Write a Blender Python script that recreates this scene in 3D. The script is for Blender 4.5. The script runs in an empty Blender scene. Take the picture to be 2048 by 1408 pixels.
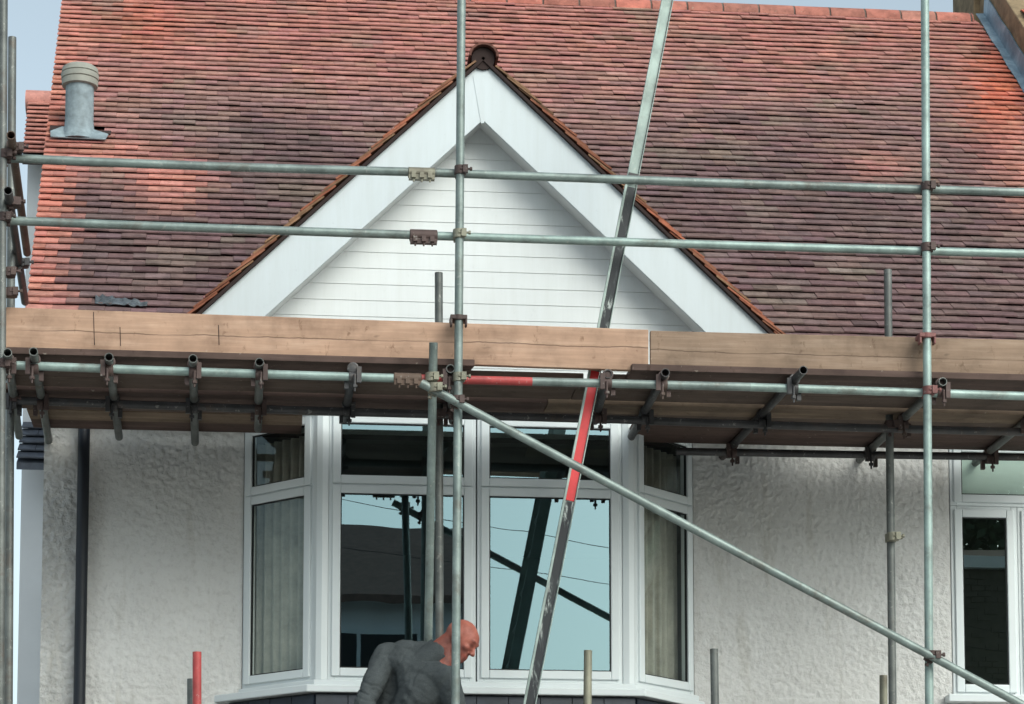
import bpy, bmesh, math, random
from mathutils import Vector, Matrix, Quaternion, noise
V = Vector
random.seed(7)
scn = bpy.context.scene
COL = scn.collection

# ------------------------------------------------------------------ camera
PSI, PITCH, FPX, PPX, PPY = math.radians(5.6), math.radians(5.71), 5000.0, 1024.0, 1600.0
CAM = V((0, 0, 1.6))
cd = bpy.data.cameras.new('camera')
cam = bpy.data.objects.new('camera', cd)
COL.objects.link(cam)
cam.location = CAM
cam.rotation_euler = (math.pi / 2 + PITCH, 0, -PSI)
cd.sensor_width = 36.0
cd.lens = 36.0 * FPX / 2048.0
cd.shift_y = (PPY - 704.0) / 2048.0
cd.clip_start = 0.1
cd.clip_end = 2000
scn.camera = cam

# ------------------------------------------------------------------ sky, sun, exposure
SUN_EL, SUN_AZ = math.radians(36), math.radians(150)      # azimuth clockwise from +Y
w = bpy.data.worlds.new("World")
scn.world = w
w.use_nodes = True
nt = w.node_tree
nt.nodes.clear()
sky = nt.nodes.new('ShaderNodeTexSky')
sky.sky_type = 'NISHITA'
sky.sun_disc = False
sky.sun_elevation = SUN_EL
sky.sun_rotation = SUN_AZ
sky.air_density = 1.0
sky.dust_density = 3.0
sky.ozone_density = 0.2
hs = nt.nodes.new('ShaderNodeHueSaturation')
hs.inputs['Saturation'].default_value = 0.44
bg = nt.nodes.new('ShaderNodeBackground')
bg.inputs['Strength'].default_value = 0.15
wo = nt.nodes.new('ShaderNodeOutputWorld')
nt.links.new(sky.outputs[0], hs.inputs['Color'])
wb = nt.nodes.new('ShaderNodeMix')                  # cool cyan cast of the overcast
wb.data_type = 'RGBA'
wb.blend_type = 'MULTIPLY'
wb.inputs[0].default_value = 1.0
wb.inputs[7].default_value = (0.92, 1.03, 1.02, 1)
nt.links.new(hs.outputs[0], wb.inputs[6])
nt.links.new(wb.outputs[2], bg.inputs['Color'])
nt.links.new(bg.outputs[0], wo.inputs['Surface'])
sd = bpy.data.lights.new('sun', 'SUN')
sd.energy = 0.82
sd.angle = math.radians(45)
sd.color = (1.0, 0.96, 0.9)
sun = bpy.data.objects.new('sun', sd)
COL.objects.link(sun)
sdir = V((math.sin(SUN_AZ) * math.cos(SUN_EL), math.cos(SUN_AZ) * math.cos(SUN_EL), math.sin(SUN_EL)))
sun.rotation_euler = sdir.to_track_quat('Z', 'Y').to_euler()
sun.location = sdir * 60
scn.view_settings.view_transform = 'Standard'
scn.view_settings.look = 'None'
scn.view_settings.exposure = 0.46
scn.view_settings.gamma = 1.0
scn.view_settings.use_curve_mapping = False

# ------------------------------------------------------------------ measuring helpers (a sight line met with a real plane)
_f = V((math.sin(PSI) * math.cos(PITCH), math.cos(PSI) * math.cos(PITCH), math.sin(PITCH)))
_r = V((math.cos(PSI), -math.sin(PSI), 0))
_u = _r.cross(_f)
def ray(u, v): return _f * FPX + _r * (u - PPX) + _u * (PPY - v)
def P(u, v, Y):
    d = ray(u, v); return CAM + d * (Y / d.y)
def PZ(u, v, z):
    d = ray(u, v); return CAM + d * ((z - CAM.z) / d.z)
def proj(p):
    q = p - CAM; z = q.dot(_f)
    return PPX + FPX * q.dot(_r) / z, PPY - FPX * q.dot(_u) / z
def ss(a, b_, x):
    t = max(0.0, min(1.0, (x - a) / (b_ - a))); return t * t * (3 - 2 * t)
RPHI = math.radians(43.0)
RT = math.tan(RPHI)
def roof_z(Y): return 5.75 + (Y - 15.2) * RT
def R(u, v, off=0.0):
    d = ray(u, v)
    k = (5.75 + off - 15.2 * RT - CAM.z) / (d.z - d.y * RT)
    return CAM + d * k

# ------------------------------------------------------------------ mesh builder
class MB:
    def __init__(s): s.v = []; s.f = []; s.mi = []; s.c = []; s.cur = 0; s.col = (1, 1, 1)
    def add(s, verts, faces):
        b = len(s.v)
        s.v += [tuple(x) for x in verts]
        s.c += [s.col] * len(verts)
        for fc in faces:
            s.f.append(tuple(b + i for i in fc)); s.mi.append(s.cur)
    def hexa(s, p):   # 8 points: bottom ring 0-3, top ring 4-7
        s.add(p, [(3, 2, 1, 0), (4, 5, 6, 7), (0, 1, 5, 4), (1, 2, 6, 5), (2, 3, 7, 6), (3, 0, 4, 7)])
    def box(s, x0, x1, y0, y1, z0, z1):
        s.hexa([(x0, y0, z0), (x1, y0, z0), (x1, y1, z0), (x0, y1, z0), (x0, y0, z1), (x1, y0, z1), (x1, y1, z1), (x0, y1, z1)])
    def obox(s, c, a, b, d):    # centre, three half vectors
        c = V(c); a = V(a); b = V(b); d = V(d)
        s.hexa([c - a - b - d, c + a - b - d, c + a + b - d, c - a + b - d, c - a - b + d, c + a - b + d, c + a + b + d, c - a + b + d])
    def prism(s, poly, ext):
        n = len(poly); e = V(ext)
        p = [V(q) for q in poly] + [V(q) + e for q in poly]
        s.add(p, [tuple(range(n))[::-1], tuple(range(n, 2 * n))] + [(i, (i + 1) % n, n + (i + 1) % n, n + i) for i in range(n)])
    def tube(s, p0, p1, r, n=14, r1=None, hollow=0.0, caps=True, segs=1, bend=None):
        p0 = V(p0); p1 = V(p1); d = (p1 - p0).normalized()
        a = d.cross(V((0, 0, 1)) if abs(d.z) < 0.9 else V((1, 0, 0))).normalized(); b = d.cross(a)
        r1 = r if r1 is None else r1
        pts = []
        for k in range(segs + 1):
            t = k / segs; c = p0.lerp(p1, t)
            if bend: c = c + V(bend) * math.sin(math.pi * t)
            rr = r + (r1 - r) * t
            pts += [c + (a * math.cos(2 * math.pi * i / n) + b * math.sin(2 * math.pi * i / n)) * rr for i in range(n)]
        fs = []
        for k in range(segs):
            fs += [(k * n + i, k * n + (i + 1) % n, (k + 1) * n + (i + 1) % n, (k + 1) * n + i) for i in range(n)]
        L = segs * n
        if hollow:
            base = len(pts)
            for e, c, dd in ((0, p0, d), (1, p1, -d)):
                q = len(pts)
                pts += [c + (a * math.cos(2 * math.pi * i / n) + b * math.sin(2 * math.pi * i / n)) * hollow for i in range(n)]
                pts += [c + dd * 0.25 + (a * math.cos(2 * math.pi * i / n) + b * math.sin(2 * math.pi * i / n)) * hollow for i in range(n)]
                o = 0 if e == 0 else L
                for i in range(n):
                    j = (i + 1) % n
                    f1 = (o + i, q + i, q + j, o + j); f2 = (q + i, q + n + i, q + n + j, q + j)
                    fs += [f1, f2] if e == 0 else [f1[::-1], f2[::-1]]
                fs.append(tuple(q + n + i for i in range(n)) if e else tuple(q + n + i for i in range(n))[::-1])
        elif caps:
            fs += [tuple(range(n))[::-1], tuple(L + i for i in range(n))]
        s.add(pts, fs)
    def lathe(s, c, prof, n=24, axis=(0, 0, 1)):
        ax = V(axis).normalized(); a = ax.cross(V((0, 1, 0)) if abs(ax.y) < 0.9 else V((1, 0, 0))).normalized(); b = ax.cross(a)
        pts = []; m = len(prof)
        for r, z in prof:
            pts += [V(c) + ax * z + (a * math.cos(2 * math.pi * i / n) + b * math.sin(2 * math.pi * i / n)) * r for i in range(n)]
        s.add(pts, [(k * n + i, k * n + (i + 1) % n, (k + 1) * n + (i + 1) % n, (k + 1) * n + i) for k in range(m - 1) for i in range(n)]
              + [tuple(range(n))[::-1], tuple((m - 1) * n + i for i in range(n))])
    def mesh(s, name, mats, smooth=None, colors=False):
        me = bpy.data.meshes.new(name)
        me.from_pydata(s.v, [], s.f)
        for m in (mats if isinstance(mats, (list, tuple)) else [mats]): me.materials.append(m)
        me.polygons.foreach_set('material_index', s.mi)
        if colors:
            at = me.attributes.new('tint', 'FLOAT_COLOR', 'POINT')
            at.data.foreach_set('color', [x for c in s.c for x in (*c, 1.0)])
        if smooth is not None:
            me.polygons.foreach_set('use_smooth', [True] * len(me.polygons))
            me.set_sharp_from_angle(angle=math.radians(smooth))
        me.update()
        return me
    def build(s, name, mats, parent=None, smooth=None, bevel=None, colors=False, **kw):
        o = bpy.data.objects.new(name, s.mesh(name, mats, smooth, colors))
        COL.objects.link(o)
        put(o, parent)
        if bevel:
            bm = o.modifiers.new('edge', 'BEVEL'); bm.width = bevel; bm.segments = 2; bm.limit_method = 'ANGLE'; bm.angle_limit = math.radians(40)
        for k, x in kw.items(): o[k] = x
        return o
def put(o, parent):
    if parent is not None:
        o.parent = parent
        o.matrix_parent_inverse = Matrix.Translation(-parent.location)
def thing(name, label, cat, loc=(0, 0, 0), group=None):
    o = bpy.data.objects.new(name, None); COL.objects.link(o)
    o.location = loc; o.empty_display_size = 0.2
    return tag(o, label, cat, group)
def tag(o, label, cat, group=None):
    o['label'] = label; o['category'] = cat
    if group: o['group'] = group
    return o

# ------------------------------------------------------------------ materials
class NM:
    def __init__(s, name):
        s.m = bpy.data.materials.new(name); s.m.use_nodes = True
        s.t = s.m.node_tree; s.b = s.t.nodes['Principled BSDF']; s.out = s.t.nodes['Material Output']
        s.co = s.t.nodes.new('ShaderNodeTexCoord').outputs['Object']
    def n(s, ty, **kw):
        nd = s.t.nodes.new(ty)
        for k, x in kw.items():
            if k.startswith('_'): setattr(nd, k[1:], x)
            else: nd.inputs[k.replace('__', ' ')].default_value = x
        return nd
    def l(s, a, b): s.t.links.new(a, b)
    def map(s, scale=(1, 1, 1), src=None):
        mp = s.n('ShaderNodeMapping'); mp.inputs['Scale'].default_value = scale
        s.l(src or s.co, mp.inputs['Vector']); return mp.outputs[0]
    def noise(s, scale, detail=4, rough=0.55, vec=None, dist=0.0):
        nd = s.n('ShaderNodeTexNoise', Scale=scale, Detail=detail, Roughness=rough, Distortion=dist)
        s.l(vec or s.co, nd.inputs['Vector']); return nd.outputs['Fac']
    def ramp(s, fac, stops):
        nd = s.n('ShaderNodeValToRGB'); e = nd.color_ramp.elements
        while len(e) < len(stops): e.new(0.5)
        for i, (p, c) in enumerate(stops):
            e[i].position = p; e[i].color = (*c, 1) if len(c) == 3 else c
        s.l(fac, nd.inputs[0]); return nd.outputs[0]
    def mix(s, fac, a, b, mode='MIX'):
        nd = s.n('ShaderNodeMix', _data_type='RGBA', _blend_type=mode)
        for k, x in ((0, fac), (6, a), (7, b)):
            if isinstance(x, (float, int)): nd.inputs[k].default_value = x
            elif isinstance(x, tuple): nd.inputs[k].default_value = (*x, 1)
            else: s.l(x, nd.inputs[k])
        return nd.outputs[2]
    def math(s, op, a, b=0.0):
        nd = s.n('ShaderNodeMath', _operation=op)
        for k, x in ((0, a), (1, b)):
            if isinstance(x, (float, int)): nd.inputs[k].default_value = x
            else: s.l(x, nd.inputs[k])
        return nd.outputs[0]
    def bump(s, h, strength=0.3, dist=0.01):
        nd = s.n('ShaderNodeBump', Strength=strength, Distance=dist)
        s.l(h, nd.inputs['Height']); s.l(nd.outputs[0], s.b.inputs['Normal'])
    def base(s, c, rough=0.6, metal=0.0, spec=0.5):
        if isinstance(c, tuple): s.b.inputs['Base Color'].default_value = (*c, 1)
        else: s.l(c, s.b.inputs['Base Color'])
        if isinstance(rough, (float, int)): s.b.inputs['Roughness'].default_value = rough
        else: s.l(rough, s.b.inputs['Roughness'])
        s.b.inputs['Metallic'].default_value = metal
        s.b.inputs['Specular IOR Level'].default_value = spec
        return s.m

def mat_tile(name, source):
    k = NM(name)
    if source == 'attr':
        c = k.n('ShaderNodeAttribute', _attribute_name='tint').outputs['Color']; co = k.co
    else:
        c = k.n('ShaderNodeObjectInfo').outputs['Color']
        co = k.n('ShaderNodeNewGeometry').outputs['Position']
    sp = k.ramp(k.noise(9.0, 6, 0.7, vec=co), [(0.3, (0.6, 0.6, 0.6)), (0.7, (1.25, 1.22, 1.2))])
    c2 = k.mix(1.0, c, sp, 'MULTIPLY')
    lich = k.ramp(k.noise(38.0, 3, 0.6, vec=co), [(0.66, (0, 0, 0)), (0.74, (1, 1, 1))])
    c3 = k.mix(k.math('MULTIPLY', lich, 0.55), c2, (0.36, 0.32, 0.25))
    soot = k.ramp(k.noise(20.0, 4, 0.7, vec=co), [(0.28, (1, 1, 1)), (0.42, (0, 0, 0))])
    c4 = k.mix(k.math('MULTIPLY', soot, 0.5), c3, (0.05, 0.035, 0.03))
    k.bump(k.noise(60.0, 4, 0.6, vec=co), 0.35, 0.006)
    return k.base(c4, 0.85, 0, 0.2)
M_TILE = mat_tile('clay_tile_mass', 'attr')
M_TILE1 = mat_tile('clay_tile_single', 'obj')

def mat_plain(name, c, rough=0.5, var=0.12, scale=3.0, bump=0.0, bscale=40.0, metal=0.0, spec=0.5):
    k = NM(name)
    lo = tuple(x * (1 - var) for x in c); hi = tuple(min(1, x * (1 + var)) for x in c)
    col = k.ramp(k.noise(scale, 5, 0.6), [(0.3, lo), (0.7, hi)])
    if bump: k.bump(k.noise(bscale, 4, 0.6), bump, 0.004)
    return k.base(col, rough, metal, spec)
def mat_white(name, c, rough, amt):
    k = NM(name)
    run = k.ramp(k.noise(5.0, 6, 0.7, vec=k.map((3.0, 1, 0.25))), [(0.40, (1, 1, 1)), (0.72, (1 - amt, 1 - amt * 1.05, 1 - amt * 1.25))])
    spot = k.ramp(k.noise(26.0, 4, 0.7), [(0.62, (1, 1, 1)), (0.74, (1 - amt * 1.2,) * 3)])
    big = k.ramp(k.noise(1.3, 3, 0.5), [(0.3, (1.03,) * 3), (0.7, (0.96,) * 3)])
    col = k.mix(1.0, k.mix(1.0, k.mix(1.0, c, run, 'MULTIPLY'), spot, 'MULTIPLY'), big, 'MULTIPLY')
    k.bump(k.noise(2.5, 3, 0.5), 0.08, 0.01)
    return k.base(col, rough)
M_UPVC = mat_plain('white_upvc', (0.70, 0.745, 0.755), 0.32, 0.03, 2.0)
M_BARGE = mat_white('white_barge_board', (0.62, 0.672, 0.70), 0.42, 0.07)
M_CLAD = mat_white('white_cladding', (0.77, 0.795, 0.80), 0.45, 0.06)
M_NAVY = mat_plain('navy_slate', (0.012, 0.018, 0.03), 0.45, 0.4, 8.0, 0.3, 30)
M_PIPE = mat_plain('navy_pipe', (0.006, 0.009, 0.016), 0.5, 0.2, 4.0)
M_GASKET = mat_plain('black_gasket', (0.012, 0.013, 0.014), 0.6)
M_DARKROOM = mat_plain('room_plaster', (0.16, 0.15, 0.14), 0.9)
M_VOID = mat_plain('dark_void', (0.03, 0.016, 0.014), 0.9)
M_MORTAR = mat_plain('mortar', (0.13, 0.10, 0.085), 0.95, 0.4, 12, 0.5, 50)
M_FELT = mat_plain('roof_felt', (0.03, 0.025, 0.025), 0.95)
M_CEMENTV = mat_plain('vent_cement', (0.215, 0.265, 0.29), 0.7, 0.34, 14, 0.3, 50)
M_COWL = mat_plain('vent_cowl', (0.30, 0.30, 0.265), 0.7, 0.15, 10)
M_SLATE = mat_plain('grey_slate', (0.085, 0.095, 0.12), 0.6, 0.45, 9, 0.4, 40)
M_WHITEWALL = mat_plain('smooth_white_wall', (0.80, 0.81, 0.83), 0.8, 0.06, 1.2, 0.2, 30)
M_UMBER = mat_plain('umber_render', (0.23, 0.165, 0.095), 0.9, 0.4, 9, 0.5, 40)
M_NBTILE = mat_plain('red_neighbour_tile', (0.50, 0.15, 0.095), 0.85, 0.2, 7, 0.3, 40)
M_GROUND = mat_plain('garden_ground', (0.11, 0.115, 0.09), 0.95, 0.4, 2, 0.5, 12)
M_ROAD = mat_plain('asphalt', (0.05, 0.05, 0.052), 0.9, 0.25, 5, 0.4, 60)
M_PAVE = mat_plain('paving', (0.2, 0.195, 0.185), 0.9, 0.2, 4, 0.3, 40)
M_BOUNCE = mat_plain('bounce_concrete', (0.58, 0.565, 0.53), 0.9, 0.12, 1.5, 0.3, 30)
M_BLIND = mat_plain('green_grey_blind', (0.62, 0.74, 0.68), 0.9, 0.05, 3)
M_BROWNROOF = mat_plain('brown_roof', (0.17, 0.105, 0.085), 0.9, 0.35, 10, 0.4, 40)
M_LEAF = mat_plain('leaf', (0.05, 0.085, 0.04), 0.7, 0.45, 3)
M_BARK = mat_plain('bark', (0.09, 0.07, 0.05), 0.95, 0.3, 8, 0.5, 20)
M_HEDGEWALL = mat_plain('red_brick_wall', (0.10, 0.085, 0.07), 0.9, 0.3, 9)

def mat_lead():
    k = NM('lead_sheet')
    col = k.ramp(k.noise(5.0, 6, 0.65, dist=0.6), [(0.3, (0.13, 0.19, 0.24)), (0.55, (0.24, 0.33, 0.40)), (0.75, (0.42, 0.52, 0.58))])
    k.bump(k.noise(14.0, 4, 0.6), 0.5, 0.02)
    return k.base(col, 0.5, 0.25, 0.5)
M_LEAD = mat_lead()
M_LEADD = mat_plain('dull_lead', (0.10, 0.115, 0.13), 0.5, 0.6, 12, 0.5, 30, 0.2)

def mat_render():
    k = NM('roughcast_render')
    n1 = k.noise(1.1, 5, 0.6); n2 = k.noise(24.0, 5, 0.65)
    col = k.ramp(n1, [(0.25, (0.64, 0.625, 0.60)), (0.55, (0.72, 0.71, 0.69)), (0.8, (0.76, 0.755, 0.74))])
    st = k.ramp(k.noise(2.2, 6, 0.7, vec=k.map((2.2, 1, 0.35))), [(0.56, (1, 1, 1)), (0.75, (0.78, 0.76, 0.72))])
    col = k.mix(1.0, col, st, 'MULTIPLY')
    pit = k.ramp(n2, [(0.25, (0.82, 0.81, 0.8)), (0.5, (1, 1, 1))])
    col = k.mix(1.0, col, pit, 'MULTIPLY')
    sx = k.n('ShaderNodeSeparateXYZ'); k.l(k.co, sx.inputs[0])
    edge = k.ramp(k.math('MULTIPLY', k.math('ADD', sx.outputs[0], 1.25), 4.0), [(0.0, (2.6, 2.6, 2.6)), (1.0, (0.85, 0.85, 0.85))])          # rougher cast at the house corner
    h1 = k.noise(15.0, 6, 0.7, dist=0.5); h2 = k.noise(70.0, 4, 0.65)
    vo = k.n('ShaderNodeTexVoronoi', Scale=26.0, Randomness=1.0); k.l(k.co, vo.inputs['Vector'])
    mask = k.ramp(k.noise(1.6, 3, 0.5), [(0.35, (0.35, 0.35, 0.35)), (0.65, (1, 1, 1))])
    h = k.math('ADD', k.math('MULTIPLY', h1, 0.9), k.math('MULTIPLY', h2, 0.35))
    h = k.math('ADD', h, k.math('MULTIPLY', vo.outputs['Distance'], 0.35))
    h = k.math('MULTIPLY', k.math('MULTIPLY', h, mask), edge)
    k.bump(h, 0.85, 0.03)
    return k.base(col, 0.88, 0, 0.25)
M_RENDER = mat_render()

def mat_steel(name, c, rust=0.25, metal=0.35, rough=0.48):
    k = NM(name)
    n1 = k.noise(6.0, 6, 0.65)
    lo = tuple(x * 0.62 for x in c); hi = tuple(min(1, x * 1.3) for x in c)
    col = k.ramp(n1, [(0.3, lo), (0.68, hi)])
    rm = k.ramp(k.noise(3.1, 6, 0.75, dist=0.4), [(0.54, (0, 0, 0)), (0.66, (1, 1, 1))])
    col = k.mix(k.math('MULTIPLY', rm, rust), col, (0.11, 0.075, 0.055))
    sp = k.ramp(k.noise(34.0, 4, 0.65), [(0.62, (0, 0, 0)), (0.67, (1, 1, 1))])
    col = k.mix(k.math('MULTIPLY', sp, 0.35), col, (0.45, 0.44, 0.40))
    k.bump(k.noise(40.0, 3, 0.6), 0.12, 0.003)
    return k.base(col, rough, metal, 0.5)
M_STEEL = mat_steel('galvanised_tube', (0.215, 0.26, 0.245), 0.5)
M_STEELP = mat_steel('pale_green_tube', (0.285, 0.365, 0.34), 0.45)
M_STEELD = mat_steel('dull_tube', (0.14, 0.148, 0.14), 0.6)
M_STEELK = mat_steel('blackened_tube', (0.06, 0.058, 0.06), 0.5)
M_STEELB = mat_steel('rusty_brown_tube', (0.12, 0.08, 0.06), 0.5, 0.2, 0.7)
M_STEELR = mat_steel('red_paint_tube', (0.42, 0.06, 0.058), 0.6, 0.0, 0.5)
M_COUP = mat_steel('rusty_coupler', (0.085, 0.055, 0.05), 0.7, 0.2, 0.65)
M_COUPR = mat_steel('red_coupler', (0.22, 0.085, 0.078), 0.3, 0.1, 0.6)
M_COUPY = mat_steel('zinc_coupler', (0.26, 0.25, 0.19), 0.5, 0.3, 0.55)
M_ALU = mat_steel('ladder_aluminium', (0.29, 0.35, 0.325), 0.2, 0.4, 0.5)

def mat_scuff():
    k = NM('scuffed_black_web')
    nz = k.noise(7.0, 6, 0.72, vec=k.map((3.0, 1.0, 0.8)), dist=0.5)
    col = k.ramp(nz, [(0.52, (0.018, 0.020, 0.024)), (0.58, (0.07, 0.08, 0.08)), (0.64, (0.40, 0.43, 0.41))])
    return k.base(col, 0.55, 0.1, 0.5)
M_SCUFF = mat_scuff()
M_REDTAPE = mat_plain('red_marking_paint', (0.62, 0.035, 0.04), 0.42, 0.12, 14)

def mat_wood(name, c1, c2, crack=True, damp=0.0):
    k = NM(name)
    v = k.map((0.55, 6.0, 9.0))
    g = k.noise(3.0, 7, 0.65, vec=v, dist=0.35)
    col = k.ramp(g, [(0.25, tuple(x * 0.8 for x in c1)), (0.5, c1), (0.75, c2)])
    blot = k.ramp(k.noise(2.6, 5, 0.65), [(0.33, (0.62, 0.60, 0.58)), (0.5, (0.95, 0.93, 0.91)), (0.68, (1.12, 1.09, 1.06))])
    dab = k.ramp(k.noise(16.0, 5, 0.7, vec=k.map((1, 1, 0.55))), [(0.60, (1, 1, 1)), (0.70, (0.62, 0.58, 0.55))])
    col = k.mix(1.0, col, dab, 'MULTIPLY')
    spl = k.ramp(k.noise(30.0, 4, 0.6), [(0.69, (0, 0, 0)), (0.73, (1, 1, 1))])
    col = k.mix(k.math('MULTIPLY', spl, 0.35), col, (0.62, 0.55, 0.47))
    col = k.mix(1.0, col, blot, 'MULTIPLY')
    kn = k.ramp(k.noise(7.0, 3, 0.5, vec=k.map((0.9, 1, 1.8))), [(0.70, (0, 0, 0)), (0.77, (1, 1, 1))])
    col = k.mix(k.math('MULTIPLY', kn, 0.55), col, tuple(x * 0.4 for x in c1))
    sx = k.n('ShaderNodeSeparateXYZ'); k.l(k.co, sx.inputs[0])
    if crack:
        cx = k.n('ShaderNodeCombineXYZ'); k.l(sx.outputs[0], cx.inputs[0])
        wob = k.math('MULTIPLY', k.math('SUBTRACT', k.noise(1.7, 5, 0.6, vec=cx.outputs[0]), 0.5), 0.055)
        dz = k.math('ABSOLUTE', k.math('SUBTRACT', sx.outputs[2], wob))
        line = k.ramp(k.math('MULTIPLY', dz, 100.0), [(0.12, (1, 1, 1)), (0.42, (0, 0, 0))])
        part = k.ramp(k.noise(0.9, 3, 0.5, vec=cx.outputs[0]), [(0.40, (0, 0, 0)), (0.50, (1, 1, 1))])
        lm = k.math('MULTIPLY', line, part)
        col = k.mix(k.math('MULTIPLY', lm, 0.75), col, (0.07, 0.04, 0.028))
    k.bump(g, 0.35, 0.004)
    return k.base(col, 0.8, 0, 0.25)
M_TOE = mat_wood('pale_pine_toe_board', (0.465, 0.302, 0.217), (0.585, 0.405, 0.305))
M_TOE2 = mat_wood('weathered_toe_board', (0.29, 0.205, 0.15), (0.38, 0.285, 0.22))
M_DECK = mat_wood('dirty_scaffold_board', (0.112, 0.082, 0.068), (0.168, 0.128, 0.104), False)
M_DECK2 = mat_wood('red_brown_scaffold_board', (0.10, 0.066, 0.057), (0.15, 0.102, 0.088), False)
M_DECK3 = mat_wood('grey_brown_scaffold_board', (0.20, 0.145, 0.105), (0.30, 0.23, 0.165), False)

def mat_glass(name, fac, tint, gcol):
    k = NM(name); k.t.nodes.remove(k.b)
    tr = k.n('ShaderNodeBsdfTransparent', Color=(*tint, 1)); gl = k.n('ShaderNodeBsdfGlossy', Color=(*gcol, 1), Roughness=0.0)
    bz = k.n('ShaderNodeBump', Strength=0.05, Distance=0.01); k.l(k.noise(1.6, 2, 0.4), bz.inputs['Height']); k.l(bz.outputs[0], gl.inputs['Normal'])
    mx = k.n('ShaderNodeMixShader', Fac=fac)
    k.l(tr.outputs[0], mx.inputs[1]); k.l(gl.outputs[0], mx.inputs[2]); k.l(mx.outputs[0], k.out.inputs[0])
    return k.m
M_GLASS = mat_glass('coated_glass', 0.25, (0.62, 0.72, 0.70), (0.62, 0.88, 0.95))
M_GLASSS = mat_glass('side_glass', 0.07, (0.92, 0.95, 0.93), (0.8, 0.95, 0.95))
M_GLASSG = mat_glass('green_glass', 0.26, (0.5, 0.64, 0.57), (0.66, 0.84, 0.80))
def mat_cloth(name, c, rough=0.95, scale=90, fleck=0.1):
    k = NM(name)
    col = k.ramp(k.noise(6.0, 6, 0.7), [(0.3, tuple(x * 0.75 for x in c)), (0.7, tuple(x * 1.25 for x in c))])
    fl = k.ramp(k.noise(scale * 1.6, 3, 0.7), [(0.35, (1 - fleck,) * 3), (0.65, (1 + fleck,) * 3)])
    col = k.mix(1.0, col, fl, 'MULTIPLY')
    k.bump(k.noise(scale, 4, 0.7), 0.5, 0.006)
    m = k.base(col, rough, 0, 0.1)
    return m
M_CURTAIN = mat_cloth('beige_curtain', (0.44, 0.42, 0.365), fleck=0.02)
M_SWEAT = mat_cloth('charcoal_sweatshirt', (0.068, 0.077, 0.08))
M_TROUSER = mat_cloth('dark_work_trousers', (0.03, 0.032, 0.04))
M_BOOT = mat_plain('tan_boot', (0.18, 0.11, 0.06), 0.7)
def mat_skin():
    k = NM('skin')
    col = k.ramp(k.noise(16.0, 5, 0.65), [(0.3, (0.235, 0.066, 0.046)), (0.7, (0.43, 0.145, 0.105))])
    a = k.n('ShaderNodeAttribute', _attribute_name='tint').outputs['Color']
    col = k.mix(1.0, col, a, 'MULTIPLY')
    k.bump(k.noise(45.0, 4, 0.6), 0.4, 0.004)
    m = k.base(col, 0.55, 0, 0.35)
    k.b.inputs['Subsurface Weight'].default_value = 0.08
    k.b.inputs['Subsurface Radius'].default_value = (0.01, 0.004, 0.002)
    return m
M_SKIN = mat_skin()

# ------------------------------------------------------------------ ground, road
def setting(mb, name, m, **kw):
    return mb.build(name, m, None, kind='structure', **kw)
b = MB(); b.add([(-900, -900, 0), (900, -900, 0), (900, 900, 0), (-900, 900, 0)], [(0, 1, 2, 3)]); setting(b, 'ground', M_GROUND)
b = MB(); b.box(-120, 120, -2.6, 4.4, -0.2, 0.004); setting(b, 'road', M_ROAD)
b = MB(); b.box(-120, 120, 4.4, 6.4, -0.2, 0.12); b.box(-120, 120, -4.6, -2.6, -0.2, 0.12); setting(b, 'pavement', M_PAVE)

b = MB(); b.box(-25, 30, 6.4, 15.46, -0.2, 0.06); setting(b, 'bounce_slab', M_BOUNCE)  # unseen pale slab, added to bounce fill light onto the wall under the deck

# ================================================================== THE HOUSE
house = thing('house', 'white rendered house with red clay tile roof, white front gable and bay window', 'house', (1.27, 15.5, 0))
YW = 15.5            # front wall plane
XL, XR = -1.41, 5.97
ZT = 5.70
bayx = (P(483, 1375, 15.5).x, P(1389, 1375, 15.5).x)
RWX0, RWX1 = 4.352, 6.6
RWZ0, RWZ1 = P(1990, 1402, YW).z, P(1990, 884, YW).z
BZ0 = 3.79; BZ1 = 5.53
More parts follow.
